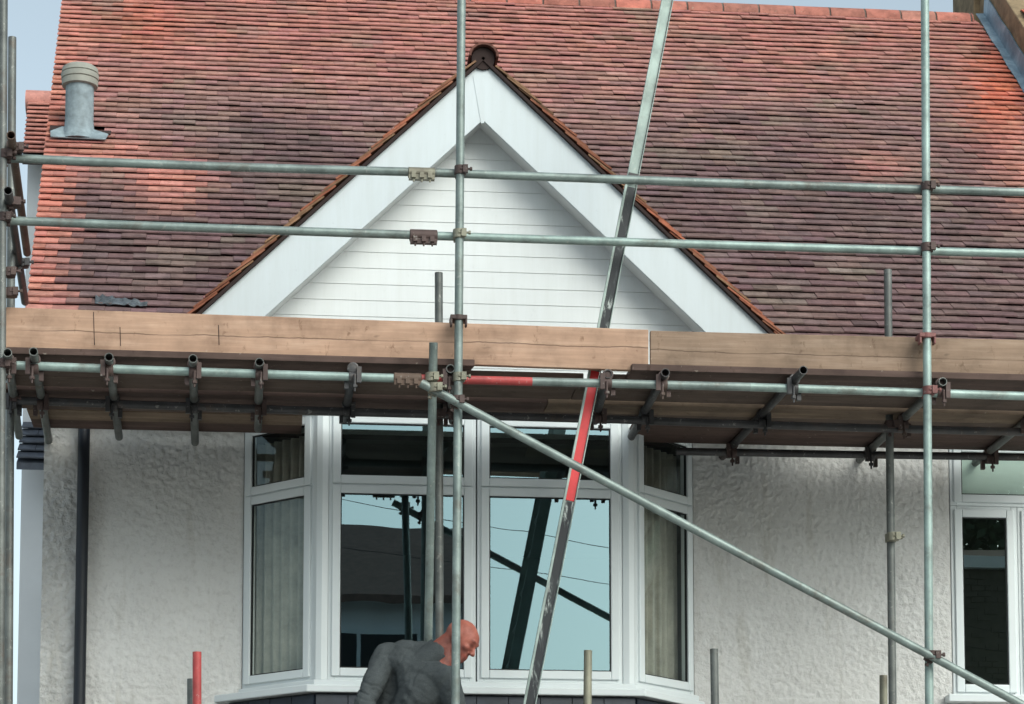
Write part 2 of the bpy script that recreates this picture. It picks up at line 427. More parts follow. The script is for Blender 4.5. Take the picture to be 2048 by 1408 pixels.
# front wall with its two openings
def wall_sheet(mb, xs, zs, skip, y, th):
    for i in range(len(xs) - 1):
        for j in range(len(zs) - 1):
            if (i, j) in skip: continue
            X0, X1_, Z0_, Z1_ = xs[i], xs[i + 1], zs[j], zs[j + 1]
            if Z1_ > 3.3 and X0 < 4.6:                   # thrown render: real lumps and pits where the camera can see them
                za = max(Z0_, 3.3)
                if za > Z0_: mb.add([(X0, y, Z0_), (X1_, y, Z0_), (X1_, y, za), (X0, y, za)], [(0, 1, 2, 3)])
                nx_, nz_ = max(1, int((X1_ - X0) / .009)), max(1, int((Z1_ - za) / .009)); pts = []
                for q in range(nz_ + 1):
                    zz = za + (Z1_ - za) * q / nz_
                    for p_ in range(nx_ + 1):
                        xx = X0 + (X1_ - X0) * p_ / nx_
                        e_ = min(1, (zz - za) / .02, (Z1_ - zz) / .02, (xx - X0) / .02 if i else 1, (X1_ - xx) / .02)
                        n1_ = noise.noise(V((xx * 34, zz * 30, 1.0))); n1_ = math.copysign(abs(n1_) ** .55, n1_); n2_ = noise.noise(V((xx * 72, zz * 66, 5.0))); n3 = noise.noise(V((xx * 2.2, zz * 1.9, 9.0)))
                        corner = 1 - ss(-1.18, -1.02, xx)
                        a_ = .0032 + .0068 * corner + .004 * max(0, n3 + .15) + .004 * ss(5.0, 5.35, zz) + .003 * ss(3.9, 3.6, zz)
                        pts.append((xx, y - e_ * a_ * .85 * (n1_ * .75 + n2_ * .8 + .5), zz))
                m_ = nx_ + 1
                mb.add(pts, [(q * m_ + p_, q * m_ + p_ + 1, (q + 1) * m_ + p_ + 1, (q + 1) * m_ + p_) for q in range(nz_) for p_ in range(nx_)])
                continue
            mb.add([(xs[i], y, zs[j]), (xs[i + 1], y, zs[j]), (xs[i + 1], y, zs[j + 1]), (xs[i], y, zs[j + 1])], [(0, 1, 2, 3)])
XR2 = 9.0
b = MB()
xs = [XL, bayx[0], bayx[1], RWX0, RWX1, XR2]; zs = [0, RWZ0, BZ0, BZ1, RWZ1, ZT]
zs = sorted(zs)
iz = {z: i for i, z in enumerate(zs)}
skip = {(1, j) for j in range(iz[BZ0], iz[BZ1])} | {(3, j) for j in range(iz[RWZ0], iz[RWZ1])}
wall_sheet(b, xs, zs, skip, YW, 0.25)
for (x0, x1, z0, z1) in ((bayx[0], bayx[1], BZ0, BZ1), (RWX0, RWX1, RWZ0, RWZ1)):
    y0, y1 = YW, YW + 0.25
    b.add([(x0, y0, z0), (x0, y1, z0), (x0, y1, z1), (x0, y0, z1)], [(0, 1, 2, 3)])
    b.add([(x1, y0, z0), (x1, y1, z0), (x1, y1, z1), (x1, y0, z1)], [(3, 2, 1, 0)])
    b.add([(x0, y0, z0), (x1, y0, z0), (x1, y1, z0), (x0, y1, z0)], [(0, 1, 2, 3)])
    b.add([(x0, y0, z1), (x1, y0, z1), (x1, y1, z1), (x0, y1, z1)], [(3, 2, 1, 0)])
# left flank and back
YB = 25.0
b.add([(XL, YW, 0), (XL, YB, 0), (XL, YB, ZT), (XL, 20.1, 10.2), (XL, YW, ZT)], [(0, 4, 3, 2, 1)])
b.add([(XL, YB, 0), (XR2, YB, 0), (XR2, YB, ZT), (XL, YB, ZT)], [(3, 2, 1, 0)])
b.build('wall', M_RENDER, house, smooth=60)
# first floor room behind the windows
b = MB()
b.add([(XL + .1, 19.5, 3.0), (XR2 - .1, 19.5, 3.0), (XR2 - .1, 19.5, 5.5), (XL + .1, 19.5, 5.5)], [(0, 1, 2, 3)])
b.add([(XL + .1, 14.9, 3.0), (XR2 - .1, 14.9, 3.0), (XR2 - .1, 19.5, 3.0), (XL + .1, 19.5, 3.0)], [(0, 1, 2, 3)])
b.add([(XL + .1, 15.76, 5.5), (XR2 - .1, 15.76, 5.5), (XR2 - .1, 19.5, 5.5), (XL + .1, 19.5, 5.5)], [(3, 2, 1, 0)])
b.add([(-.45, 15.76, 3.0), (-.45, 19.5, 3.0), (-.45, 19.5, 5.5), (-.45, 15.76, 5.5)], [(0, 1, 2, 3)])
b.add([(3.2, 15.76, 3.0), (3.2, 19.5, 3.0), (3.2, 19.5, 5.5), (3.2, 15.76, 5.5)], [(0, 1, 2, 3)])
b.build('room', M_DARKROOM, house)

# ---- downpipe
b = MB(); b.tube((P(164, 1100, 15.42).x, 15.42, 0.3), (P(164, 1100, 15.42).x, 15.42, 5.6), 0.037, 16)
pipe = b.build('downpipe', M_PIPE, house, smooth=40)
for zz in (1.2, 3.2):
    b = MB(); px_ = P(164, 1100, 15.42).x; b.lathe((px_, 15.42, zz), [(.037, -.03), (.044, -.028), (.044, .028), (.037, .03)], 16); b.box(px_ - .07, px_ + .07, 15.46, 15.498, zz - .02, zz + .02)
    b.build('pipe_bracket', M_PIPE, pipe, smooth=40)

# ---- main roof: underlay slab, tiles
def vergeX(Y): return -1.567 + (Y - 15.865) * (-0.163 / 4.0)
RIDGE_Y = 20.12
roof = None
b = MB()
sl = 0.06
def rp(X, Y, off=0): return V((X, Y, roof_z(Y) + off))
XRR = 5.965
b.hexa([rp(vergeX(15.2) + .02, 15.2, -.10), rp(XRR, 15.2, -.10), rp(XRR, RIDGE_Y, -.10), rp(vergeX(RIDGE_Y) + .02, RIDGE_Y, -.10),
        rp(vergeX(15.2) + .02, 15.2, -.03), rp(XRR, 15.2, -.03), rp(XRR, RIDGE_Y, -.03), rp(vergeX(RIDGE_Y) + .02, RIDGE_Y, -.03)])
b.add([rp(vergeX(RIDGE_Y), RIDGE_Y, -.02), rp(XRR, RIDGE_Y, -.02), V((XRR, RIDGE_Y + 5, roof_z(RIDGE_Y) - 5 * RT)), V((vergeX(RIDGE_Y), RIDGE_Y + 5, roof_z(RIDGE_Y) - 5 * RT))], [(0, 1, 2, 3)])
roof = b.build('roof', M_FELT, house)

GAUGE, TW, TL, TT = 0.099, 0.165, 0.265, 0.010
UP = V((0, math.cos(RPHI), math.sin(RPHI))); NRM = V((0, -math.sin(RPHI), math.cos(RPHI))); AX = V((1, 0, 0))
def lerp3(a, b_, t): return tuple(x + (y - x) * t for x, y in zip(a, b_))
PINK = (0.45, 0.205, 0.175); SALM = (0.55, 0.245, 0.20); ORNG = (0.60, 0.17, 0.10); DARK = (0.175, 0.112, 0.112); MOSS = (0.27, 0.215, 0.175); DUSK = (0.335, 0.19, 0.175)
def blob(u, v, cu, cv, ru, rv):
    return math.exp(-(((u - cu) / ru) ** 2 + ((v - cv) / rv) ** 2))
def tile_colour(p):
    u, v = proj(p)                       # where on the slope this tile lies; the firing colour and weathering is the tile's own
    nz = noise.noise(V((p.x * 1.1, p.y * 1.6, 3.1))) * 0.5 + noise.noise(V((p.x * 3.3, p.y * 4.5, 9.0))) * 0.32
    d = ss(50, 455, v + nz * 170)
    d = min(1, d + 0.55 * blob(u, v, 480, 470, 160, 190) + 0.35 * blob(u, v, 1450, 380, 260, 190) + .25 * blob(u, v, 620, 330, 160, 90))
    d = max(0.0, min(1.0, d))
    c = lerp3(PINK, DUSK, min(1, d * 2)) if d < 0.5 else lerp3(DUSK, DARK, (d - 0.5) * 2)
    edge = 1 - ss(vergeX(p.y) + 0.06, vergeX(p.y) + 0.30 + nz * 0.45, p.x)
    c = lerp3(c, SALM, 0.9 * edge)
    c = lerp3(c, ORNG, 0.35 * edge * blob(u, v, 90, 330, 200, 190))
    c = lerp3(c, SALM, min(1, 1.1 * blob(u, v, 345, 385, 75, 50) + 0.95 * blob(u, v, 200, 330, 110, 45)))
    c = lerp3(c, ORNG, 0.5 * blob(u, v, 270, 60, 90, 55))
    c = lerp3(c, ORNG, min(1, 1.0 * blob(u, v, 2012, 195, 70, 110)))
    c = lerp3(c, SALM, min(1, 1.0 * blob(u, v, 2050, 330, 50, 110) + .5 * blob(u, v, 1760, 350, 70, 30)))
    c = lerp3(c, MOSS, 0.75 * blob(u, v, 215, 20, 28, 40) + 0.6 * blob(u, v, 1300, 55, 40, 35) + 0.5 * blob(u, v, 375, 260, 50, 22))
    g = noise.noise(V((p.x * 2.2, p.y * 2.9, 21.0)))
    if g > 0.22: c = lerp3(c, MOSS, min(0.4, (g - 0.22) * 1.6))
    r = random.random()
    k = 0.89 + 0.21 * random.random()
    if r < 0.04: k *= 1.2
    elif r > 0.96: k *= 0.75
    return tuple(min(0.75, x * k * (1 + random.uniform(-.05, .05))) for x in c)
TILT = 0.23
def tile_pts(o, up, ax, nr, w_, l_, t_, lift, TILT=TILT):
    # o = middle of the tail edge on the roof plane; the tail is lifted clear of the course below
    h0 = TILT * l_ * 0.92 + lift
    a0 = o + nr * h0; a1 = o + up * l_ + nr * 0.004
    n2 = (nr + up * TILT).normalized()
    hw = ax * (w_ * 0.5)
    cb = n2 * 0.0035                   # cross camber: the middle rides a little higher
    return [a0 - hw, a0 + hw, a1 + hw, a1 - hw, a0 - hw + n2 * t_, a0 + hw + n2 * t_, a1 + hw + n2 * t_, a1 - hw + n2 * t_]
# gable geometry
YG, YS = 14.88, 15.10
GX, GZ = 1.278, P(965, 118, YG).z
GXL, GZL = P(403, 622, YG).x, P(403, 622, YG).z
GXR, GZR = P(1535, 660, YG).x, P(1535, 660, YG).z
GSL = (GZ - GZL) / (GX - GXL); GSR = (GZ - GZR) / (GXR - GX)
def gable_top(x): return GZ - (GX - x) * GSL if x < GX else GZ - (x - GX) * GSR
VENT = R(157, 292)
cands = []
rows = int((RIDGE_Y - 0.04 - 15.2) / math.cos(RPHI) / GAUGE)
for k in range(rows):
    s0 = k * GAUGE
    Y0 = 15.2 + s0 * math.cos(RPHI)
    x = vergeX(Y0) + (0.0 if k % 2 else -TW / 2)
    jit = noise.noise(V((k * 0.7, 0, 0))) * 0.004
    while x < XRR - 0.02:
        xa, xb = max(x, vergeX(Y0)), min(x + TW, XRR)
        x += TW
        if xb - xa < 0.03: continue
        xc = (xa + xb) / 2
        o = V((xc, Y0, roof_z(Y0)))
        if o.z < gable_top(xc) - 0.10 and Y0 < 17.3: continue
        if abs(xc - VENT.x) < 0.10 and -0.02 < Y0 - VENT.y < 0.13: continue
        cands.append((o, xb - xa - 0.0018, k, jit))
vis = []
for i, (o, wd, k, jit) in enumerate(cands):
    u, v = proj(o + NRM * 0.05)
    lim = 606 + (u - 10) * 0.0345 if u < 1300 else 655 + (u - 1300) * 0.026
    if v < lim and -10 < u < 2058 and wd > 0.12 and not (400 < u < 1540 and o.z < gable_top(o.x) + 0.1):
        vis.append((o.y, i))
vis.sort()
single = {i for _, i in vis[:300]}
one = None
b = MB()
tb = MB(); tb.hexa([p for p in tile_pts(V((0, 0, 0)), UP, AX, NRM, 0.162, TL, TT, 0)])
tile_me = tb.mesh('tile', M_TILE1)
for i, (o, wd, k, jit) in enumerate(cands):
    lift = jit + random.uniform(-.002, .005) + .005 * noise.noise(V((o.x * 1.3, k * .37, 4))); yaw = random.gauss(0, .009)
    o = o + UP * (random.gauss(0, .0022) + .004 * noise.noise(V((o.x * .9, k * .51, 8))))
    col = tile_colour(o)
    ax = V((math.cos(yaw), 0, 0)) + UP * math.sin(yaw)
    if i in single:
        t = bpy.data.objects.new('tile', tile_me); COL.objects.link(t)
        put(t, roof)
        t.location = o + NRM * lift
        t.scale = (wd / 0.162, 1, 1)
        t.rotation_mode = 'QUATERNION'; t.rotation_quaternion = Quaternion(NRM, yaw)
        t.color = (*col, 1)
    else:
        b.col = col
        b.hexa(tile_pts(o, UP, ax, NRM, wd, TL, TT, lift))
b.build('tile', M_TILE, roof, colors=True, kind='stuff')

# ---- ridge tiles
x = vergeX(RIDGE_Y); i = 0
while x < 5.90:
    L = 0.305
    b = MB()
    n = 9; r_ = 0.125
    ring = []
    for xx in (x + 0.004, min(x + L - 0.012, 5.9)):
        for rr in (r_, r_ - 0.018):
            for q in range(n + 1):
                a = math.pi * (q / n)
                ring.append(V((xx, RIDGE_Y - math.cos(a) * rr * 1.15, roof_z(RIDGE_Y) - 0.055 + math.sin(a) * rr + random.uniform(-.001, .001))))
    m = n + 1; fs = []
    for q in range(n):
        fs += [(q, q + 1, 2 * m + q + 1, 2 * m + q), (m + q, 3 * m + q, 3 * m + q + 1, m + q + 1), (q, m + q, m + q + 1, q + 1), (2 * m + q, 2 * m + q + 1, 3 * m + q + 1, 3 * m + q)]
    fs += [(0, 2 * m, 3 * m, m), (n, m + n, 3 * m + n, 2 * m + n)]
    b.add(ring, fs)
    t = b.build('ridge_tile', M_TILE1, roof, smooth=35)
    c = lerp3((0.44, 0.15, 0.115), MOSS, random.random() * 0.35); kk = random.uniform(.85, 1.15)
    t.color = (*[y * kk for y in c], 1)
    b = MB(); b.lathe((x + L - 0.02, RIDGE_Y, roof_z(RIDGE_Y) - 0.06), [(0.118, 0), (0.133, 0.004), (0.133, 0.026), (0.118, 0.03)], 20, (1, 0, 0))
    b.build('ridge_joint', M_MORTAR, roof, smooth=40)
    x += L
b = MB()
b.obox((2.1, RIDGE_Y - 0.125, roof_z(RIDGE_Y - .125) + 0.028), (3.83, 0, 0), UP * 0.03, NRM * 0.022)
b.build('ridge_bedding', M_MORTAR, roof)

# ---- soil vent pipe
o = VENT
vent = None
b = MB()
b.tube((o.x, o.y + 0.03, o.z - 0.15), (o.x, o.y + 0.03, o.z + 0.47), 0.102, 24)
vent = b.build('vent_pipe', M_CEMENTV, house, smooth=40, label='grey soil vent pipe standing out of the roof tiles near the left verge')
b = MB(); zc = o.z + 0.47 - 0.02
b.lathe((o.x, o.y + 0.03, zc), [(0.108, 0.0), (0.128, 0.004), (0.132, 0.045), (0.124, 0.05), (0.134, 0.055), (0.136, 0.09), (0.126, 0.095), (0.134, 0.10), (0.128, 0.135), (0.108, 0.15), (0.06, 0.158)], 28)
b.build('cowl', M_COWL, vent, smooth=30)
b = MB()
g = 0.056
pts = []
for (dx, ds) in ((-.19, -.06), (.20, -.075), (.215, .02), (.10, .10), (-.12, .13), (-.20, .04)):
    q = o + AX * dx + UP * ds + NRM * (g + 0.028)
    pts.append(q)
b.prism(pts, NRM * 0.007)
b.lathe((o.x, o.y + 0.03, o.z + 0.03), [(0.16, 0.0), (0.125, 0.05), (0.107, 0.11), (0.1035, 0.16)], 24)
b.build('lead_flashing', M_CEMENTV, vent, smooth=50)
b = MB()
for (dx, ds, hx, hs_) in ((-.165, .12, .045, .045), (.155, .075, .075, .028)):
    b.obox(o + AX * dx + UP * ds + NRM * (g + 0.022), AX * hx, UP * hs_, NRM * 0.004)
b.build('gap_shadow', M_VOID, vent)  # thin dark plates painted in as the shadowed gaps either side of the pipe

# ---- gable: siding, barge boards, soffits, tiles
gable = None
b = MB()
zb = 5.60
def gx(z, side, ins=0.0):
    return (GX - (GZ - z) / GSL + ins) if side < 0 else (GX + (GZ - z) / GSR - ins)
yb = YS + 0.035
b.prism([(gx(zb, -1, .06), yb, zb), (gx(zb, 1, .06), yb, zb), (GX, yb, GZ - 0.06)], (0, 0.05, 0))
gable = b.build('gable', M_CLAD, house, label='white boarded front gable above the bay window')
z = zb; pitch = 0.1025
while z < GZ - 0.42:
    zt = z + pitch - 0.0005
    b = MB()
    a0, a1 = gx(z, -1, .10), gx(z, 1, .10); c0, c1 = gx(zt, -1, .10), gx(zt, 1, .10)
    y0, y1, y2 = YS - 0.003, YS + 0.006, YS + 0.03
    y3 = YS - 0.001
    # tongue and groove board with a shadow step along its upper edge
    zs_ = zt - 0.005
    d0, d1 = gx(zs_, -1, .10), gx(zs_, 1, .10)
    b.hexa([(a0, y0, z), (a1, y0, z), (a1, y2, z), (a0, y2, z), (d0, y3, zs_), (d1, y3, zs_), (d1, y2, zs_), (d0, y2, zs_)])
    b.hexa([(d0, YS + .0012, zs_), (d1, YS + .0012, zs_), (d1, y2 - .001, zs_), (d0, y2 - .001, zs_), (c0, YS + .0012, zt), (c1, YS + .0012, zt), (c1, y2 - .001, zt), (c0, y2 - .001, zt)])
    b.build('siding_board', M_CLAD, gable)
    z += pitch
bw = GZ - P(965, 240, YG).z       # vertical depth of the barge boards
zlow = 5.56
for side in (-1, 1):
    s_ = GSL if side < 0 else GSR
    e = GX
    xo = gx(zlow, side)
    xi = xo - side * 0 + (bw / s_) * (1 if side < 0 else -1)
    b = MB()
    poly = [(e, YG, GZ), (xo, YG, zlow), (xi, YG, zlow), (e, YG, GZ - bw)]
    if side > 0: poly = poly[::-1]
    b.prism(poly, (0, 0.022, 0))
    b.build('barge_board', M_BARGE, gable, bevel=0.003)
    # soffit behind the board
    b = MB()
    p0, p1 = V((e, YG + .022, GZ - bw + 0.03)), V((xi, YG + .022, zlow + 0.03))
    up_ = V((0, 0, 0.012))
    q = [p0, p1, p1 + V((0, YS - YG - .01, 0)), p0 + V((0, YS - YG - .01, 0))]
    b.hexa([*(q if side < 0 else q[::-1]), *[k + up_ for k in (q if side < 0 else q[::-1])]])
    b.build('soffit', M_CLAD, gable)
# apex joint cover and base board
b = MB(); A = lambda u, v: P(u, v, YG - 0.003)
b.prism([A(946, 152), A(962, 246), A(968, 246), A(980, 150), A(966, 128)], (0, 0.004, 0))
b.build('apex_cover', M_BARGE, gable)
b = MB(); b.box(gx(zb, -1, .16), gx(zb, 1, .16), YS - 0.05, YS + 0.03, 5.555, zb - 0.002); b.build('base_board', M_CLAD, gable)
# gable roof tiles
NG = 24
verge_me = {}
bs = MB()
for side in (-1, 1):
    s_ = GSL if side < 0 else GSR
    be = math.atan(s_)
    upv = V((-side * math.cos(be), 0, math.sin(be))); nrm = V((side * math.sin(be), 0, math.cos(be)))
    slen = (GZ - 5.62) / math.sin(be)
    nrow = int(slen / GAUGE)
    tbv = MB(); tbv.hexa(tile_pts(V((0, 0, 0)), upv, V((0, 1, 0)) * (1 if side < 0 else -1) * -1, nrm, TW - .004, TL, 0.011, 0.0, .14) if side > 0 else tile_pts(V((0, 0, 0)), upv, V((0, -1, 0)), nrm, TW - .004, TL, 0.011, 0.0, .14))
    vme = tbv.mesh('verge_tile', M_TILE1)
    top = V((GX, 0, GZ + 0.006))
    for k in range(nrow - 2):
        base = top - upv * (slen - k * GAUGE)
        for j in range(14):
            yc = YG - 0.035 + TW * (j + 0.5) - (TW * 0.5 if (k % 2 and j) else 0)
            o = V((base.x, yc, base.z))
            if j and roof_z(yc - 0.1) > o.z + 0.05: break
            if j == 0:
                t = bpy.data.objects.new('verge_tile', vme); COL.objects.link(t); put(t, gable)
                t.location = o + V((0, random.uniform(-.008, .006), 0)) + nrm * random.uniform(-.002, .004)
                cc = lerp3((0.27, 0.12, 0.075), (0.36, 0.125, 0.075), random.random()); kk = random.uniform(.7, 1.2)
                if random.random() < .2: cc = (0.26, 0.15, 0.09)
                t.color = (*[y * kk for y in cc], 1)
            else:
                bs.col = tuple(x * random.uniform(.8, 1.2) for x in DUSK)
                bs.hexa(tile_pts(o, upv, V((0, -1, 0)), nrm, TW - .003, TL, TT, random.uniform(-.001, .003)))
    # undercloak under the verge
    b = MB()
    q0, q1 = top - upv * slen + nrm * -0.010, top + nrm * -0.010
    b.obox((q0 + q1) / 2 + V((0, YG + 0.055, 0)), (q1 - q0) / 2, V((0, 0.085, 0)), nrm * 0.009)
    b.build('undercloak', M_VOID, gable)
bs.build('tile', M_TILE, gable, colors=True, kind='stuff')
for j in range(7):
    b = MB(); n = 9; ring = []
    for yy in (YG - 0.055 + j * 0.305, YG - 0.055 + j * 0.305 + 0.296):
        for rr in (0.086, 0.072):
            for q in range(n + 1):
                a = math.pi * (-0.02 + 1.04 * q / n)
                ring.append(V((GX + 0.002 - math.cos(a) * rr * 1.08, yy, GZ + 0.004 + math.sin(a) * rr * .95)))
    m = n + 1; fs = []
    for q in range(n):
        fs += [(q, 2 * m + q, 2 * m + q + 1, q + 1), (m + q, m + q + 1, 3 * m + q + 1, 3 * m + q), (q, q + 1, m + q + 1, m + q), (2 * m + q, 3 * m + q, 3 * m + q + 1, 2 * m + q + 1)]
    fs += [(0, m, 3 * m, 2 * m), (n, 2 * m + n, 3 * m + n, m + n)]
    b.add(ring, fs)
    t = b.build('ridge_tile', M_TILE1, gable, smooth=35); t.color = (.16, .07, .055, 1) if j == 0 else (*DUSK, 1)
b = MB(); b.lathe((GX, YG - 0.02, GZ - 0.004), [(0.03, 0), (0.071, 0.0), (0.071, 0.05), (0.03, 0.05)], 18, (0, 1, 0)); b.build('mortar_end', M_VOID, gable)

# ---- bay window
Z_SILL = 3.845
def frame_unit(name, A_, B_, zt_list, glass, parent, out, glw=None, fr=0.045, sash=0.052, depth=0.07, label=None):
    """window between plan points A_ and B_ (left to right seen from outside); zt_list = [z0, ztransom, z1]; out = outward normal"""
    A_ = V((A_[0], A_[1], 0)); B_ = V((B_[0], B_[1], 0))
    d = (B_ - A_); L = d.length; d.normalize(); o = V(out).normalized()
    z0, zm, z1 = zt_list
    single_ = zm is None
    def bar(mb, s0, s1, za, zb_, proud, dep):
        c = A_ + d * ((s0 + s1) / 2) + o * (proud - dep / 2) + V((0, 0, (za + zb_) / 2))
        mb.obox(c, d * ((s1 - s0) / 2), -o * (dep / 2), V((0, 0, (zb_ - za) / 2)))
    mb = MB()
    bar(mb, 0, fr, z0, z1, 0, depth); bar(mb, L - fr, L, z0, z1, 0, depth)
    bar(mb, fr, L - fr, z0, z0 + fr, 0, depth); bar(mb, fr, L - fr, z1 - fr, z1, 0, depth); 
    if not single_: bar(mb, fr, L - fr, zm - fr / 2, zm + fr / 2, 0, depth)
    win = mb.build(name, M_UPVC, parent, bevel=0.004)
    if label: win['label'] = label
    e = 0.022
    for (za, zb_) in (((z0 + e, z1 - e),) if single_ else ((z0 + e, zm - 0.004), (zm + 0.004, z1 - e))):
        mb = MB(); s0, s1 = e, L - e; pr = 0.016; dp = 0.05
        bar(mb, s0, s0 + sash, za, zb_, pr, dp); bar(mb, s1 - sash, s1, za, zb_, pr, dp)
        bar(mb, s0 + sash, s1 - sash, za, za + sash, pr, dp); bar(mb, s0 + sash, s1 - sash, zb_ - sash, zb_, pr, dp)
        mb.build('sash', M_UPVC, win, bevel=0.006)
        mb = MB(); gk = 0.007
        a0, a1, b0, b1 = s0 + sash, s1 - sash, za + sash, zb_ - sash
        bar(mb, a0, a0 + gk, b0, b1, 0.004, 0.014); bar(mb, a1 - gk, a1, b0, b1, 0.004, 0.014)
        bar(mb, a0 + gk, a1 - gk, b0, b0 + gk, 0.004, 0.014); bar(mb, a0 + gk, a1 - gk, b1 - gk, b1, 0.004, 0.014)
        mb.build('gasket', M_GASKET, win)
        mb = MB()
        c = [A_ + d * s_ + V((0, 0, zz)) - o * 0.004 for s_, zz in ((a0 + .001, b0 + .001), (a1 - .001, b0 + .001), (a1 - .001, b1 - .001), (a0 + .001, b1 - .001))]
        mb.add(c, [(0, 1, 2, 3)])
        mb.build('pane', glass, win)
    return win
bay = None
YBF = 15.05
cL, cR = P(638, 1350, YBF).x, P(1262, 1350, YBF).x
ZTM = (P(679, 968, YBF).z)
b = MB()
sl_z = P(679, 1378, 14.98).z
outl = [(bayx[0] - 0.17, YW - 0.002), (cL - 0.075, YBF - 0.085), (cR + 0.075, YBF - 0.085), (bayx[1] + 0.17 * .4, YW - 0.002)]
b.prism([(x_, y_, sl_z - 0.02) for x_, y_ in outl], (0, 0, 0.045))
outl2 = [(bayx[0] - 0.02, YW - 0.001), (cL - 0.03, YBF - 0.025), (cR + 0.03, YBF - 0.025), (bayx[1] + 0.03, YW - 0.001)]
b.prism([(x_, y_, sl_z + 0.025) for x_, y_ in outl2], (0, 0, 0.04))
bay = b.build('bay_window', M_UPVC, house, bevel=0.006, label='white framed five sided bay window with curtains at its sides')
b = MB()
b.prism([(x_, y_, 5.501) for x_, y_ in ((bayx[0] - .02, YW - .001), (cL - .02, YBF - .02), (cR + .02, YBF - .02), (bayx[1] + .02, YW - .001))], (0, 0, 0.024))
b.build('head_board', M_UPVC, bay)
Z0, Z1 = sl_z + 0.066, 5.500
nf = (0, -1, 0)
pl = 0.05
mid = P(953, 1100, YBF).x
frame_unit('window', (cL + pl, YBF), (mid - .004, YBF), (Z0, ZTM, Z1), M_GLASS, bay, nf, fr=.04, label='left front light of the bay, mirroring a brown roof')
frame_unit('window', (mid + .004, YBF), (cR - pl, YBF), (Z0, ZTM, Z1), M_GLASS, bay, nf, fr=.04, label='right front light of the bay, mirroring pale sky')
dl = V((cL - bayx[0], YBF - YW, 0)).normalized(); nl = V((dl.y, -dl.x, 0))
dr = V((bayx[1] - cR, YW - YBF, 0)).normalized(); nr_ = V((dr.y, -dr.x, 0))
def off(p, d, s): return (p[0] + d.x * s, p[1] + d.y * s)
frame_unit('window', off((bayx[0], YW), dl, .003), off((cL, YBF), dl, -pl), (Z0, ZTM, Z1), M_GLASSS, bay, nl, fr=.04, label='left angled side light with a drawn back curtain behind')
frame_unit('window', off((cR, YBF), dr, pl), off((bayx[1], YW), dr, -.003), (Z0, ZTM, Z1), M_GLASSS, bay, nr_, fr=.04, label='right angled side light with pale curtain behind')
for (cx_, dd, nn, sg) in ((cL, dl, nl, 1), (cR, dr, nr_, -1)):
    b = MB()
    c0 = V((cx_, YBF, Z0 - 0.002))
    sd_ = -dd if sg > 0 else dd
    fx = V((sg, 0, 0))
    poly = [c0 + fx * (pl - .001) + V((0, -.006, 0)), c0 + fx * .012 + V((0, -.018, 0)), c0 + sd_ * .012 + nn * .018, c0 + sd_ * (pl - .001) + nn * .006, c0 + sd_ * (pl - .001) - nn * .06, c0 + V((0, .07, 0)), c0 + fx * (pl - .001) + V((0, .06, 0))]
    b.prism(poly if sg < 0 else poly[::-1], (0, 0, Z1 - Z0))
    b.build('corner_post', M_UPVC, bay, bevel=0.003)
# navy slate hung below the bay sill
zz = sl_z - 0.024
bb = MB(); ins = 0.05
skirt = [(bayx[0] - 0.08, YW - .001), (cL - 0.02, YBF - .035), (cR + 0.02, YBF - .035), (bayx[1] + 0.03, YW - .001)]
bb.prism([(x_, y_, 0.0) for x_, y_ in skirt], (0, 0, zz - 0.001))
bayb = bb.build('bay_base', M_NAVY, bay)
for (pa, pb) in zip(skirt[:-1], skirt[1:]):
    pa, pb = V((*pa, 0)), V((*pb, 0)); L = (pb - pa).length; d = (pb - pa) / L; nn = V((d.y, -d.x, 0))
    n = max(2, round(L / 0.2))
    for rw in range(3):
        for i in range(n + (rw % 2)):
            a0 = max(0, (i - 0.5 * (rw % 2)) * L / n); a1 = min(L, a0 + L / n if not (rw % 2 and i == 0) else L / n / 2)
            if a1 - a0 < 0.03: continue
            zt = zz - 0.012 - rw * 0.16
            c = pa + d * ((a0 + a1) / 2) + V((0, 0, zt - 0.08))
            mb = MB()
            mb.obox(c + nn * (0.012 + random.uniform(0, .004)), d * ((a1 - a0) / 2 - 0.003), -nn * 0.007 , V((0, 0, 0.085)) + nn * -0.008)
            mb.build('slate', M_NAVY, bayb)

# curtains
def curtain(name, p0, p1, z0, z1, amp, waves, label):
    p0 = V((*p0, 0)); p1 = V((*p1, 0)); L = (p1 - p0).length; d = (p1 - p0) / L; n_ = V((d.y, -d.x, 0))
    N = waves * 8; pts = []
    for zz_ in (z0, (z0 + z1) / 2, z1):
        for i in range(N + 1):
            t = i / N
            a = amp * (0.7 + 0.5 * noise.noise(V((t * 7, 2.2, 0)))) * math.sin(2 * math.pi * waves * t + 0.8 * noise.noise(V((t * 5, 7, 0))))
            pts.append(p0 + d * (L * t) + n_ * a + V((0, 0, zz_)))
    m = N + 1
    mb = MB(); mb.add(pts, [(k * m + i, k * m + i + 1, (k + 1) * m + i + 1, (k + 1) * m + i) for k in range(2) for i in range(N)])
    o = mb.build(name, M_CURTAIN, None, smooth=80)
    so = o.modifiers.new('cloth', 'SOLIDIFY'); so.thickness = 0.004
    return tag(o, label, 'curtain', 'curtains inside the bay window')
curtain('curtain', (bayx[0] + 0.03, YW + 0.13), (cL + 0.03, YBF + 0.14), 3.2, 5.4, 0.022, 9, 'beige pleated curtain behind the left angled bay light')
curtain('curtain', (cR - 0.03, YBF + 0.14), (bayx[1] - 0.09, YW + 0.10), 3.2, 5.4, 0.022, 8, 'beige pleated curtain behind the right angled bay light')

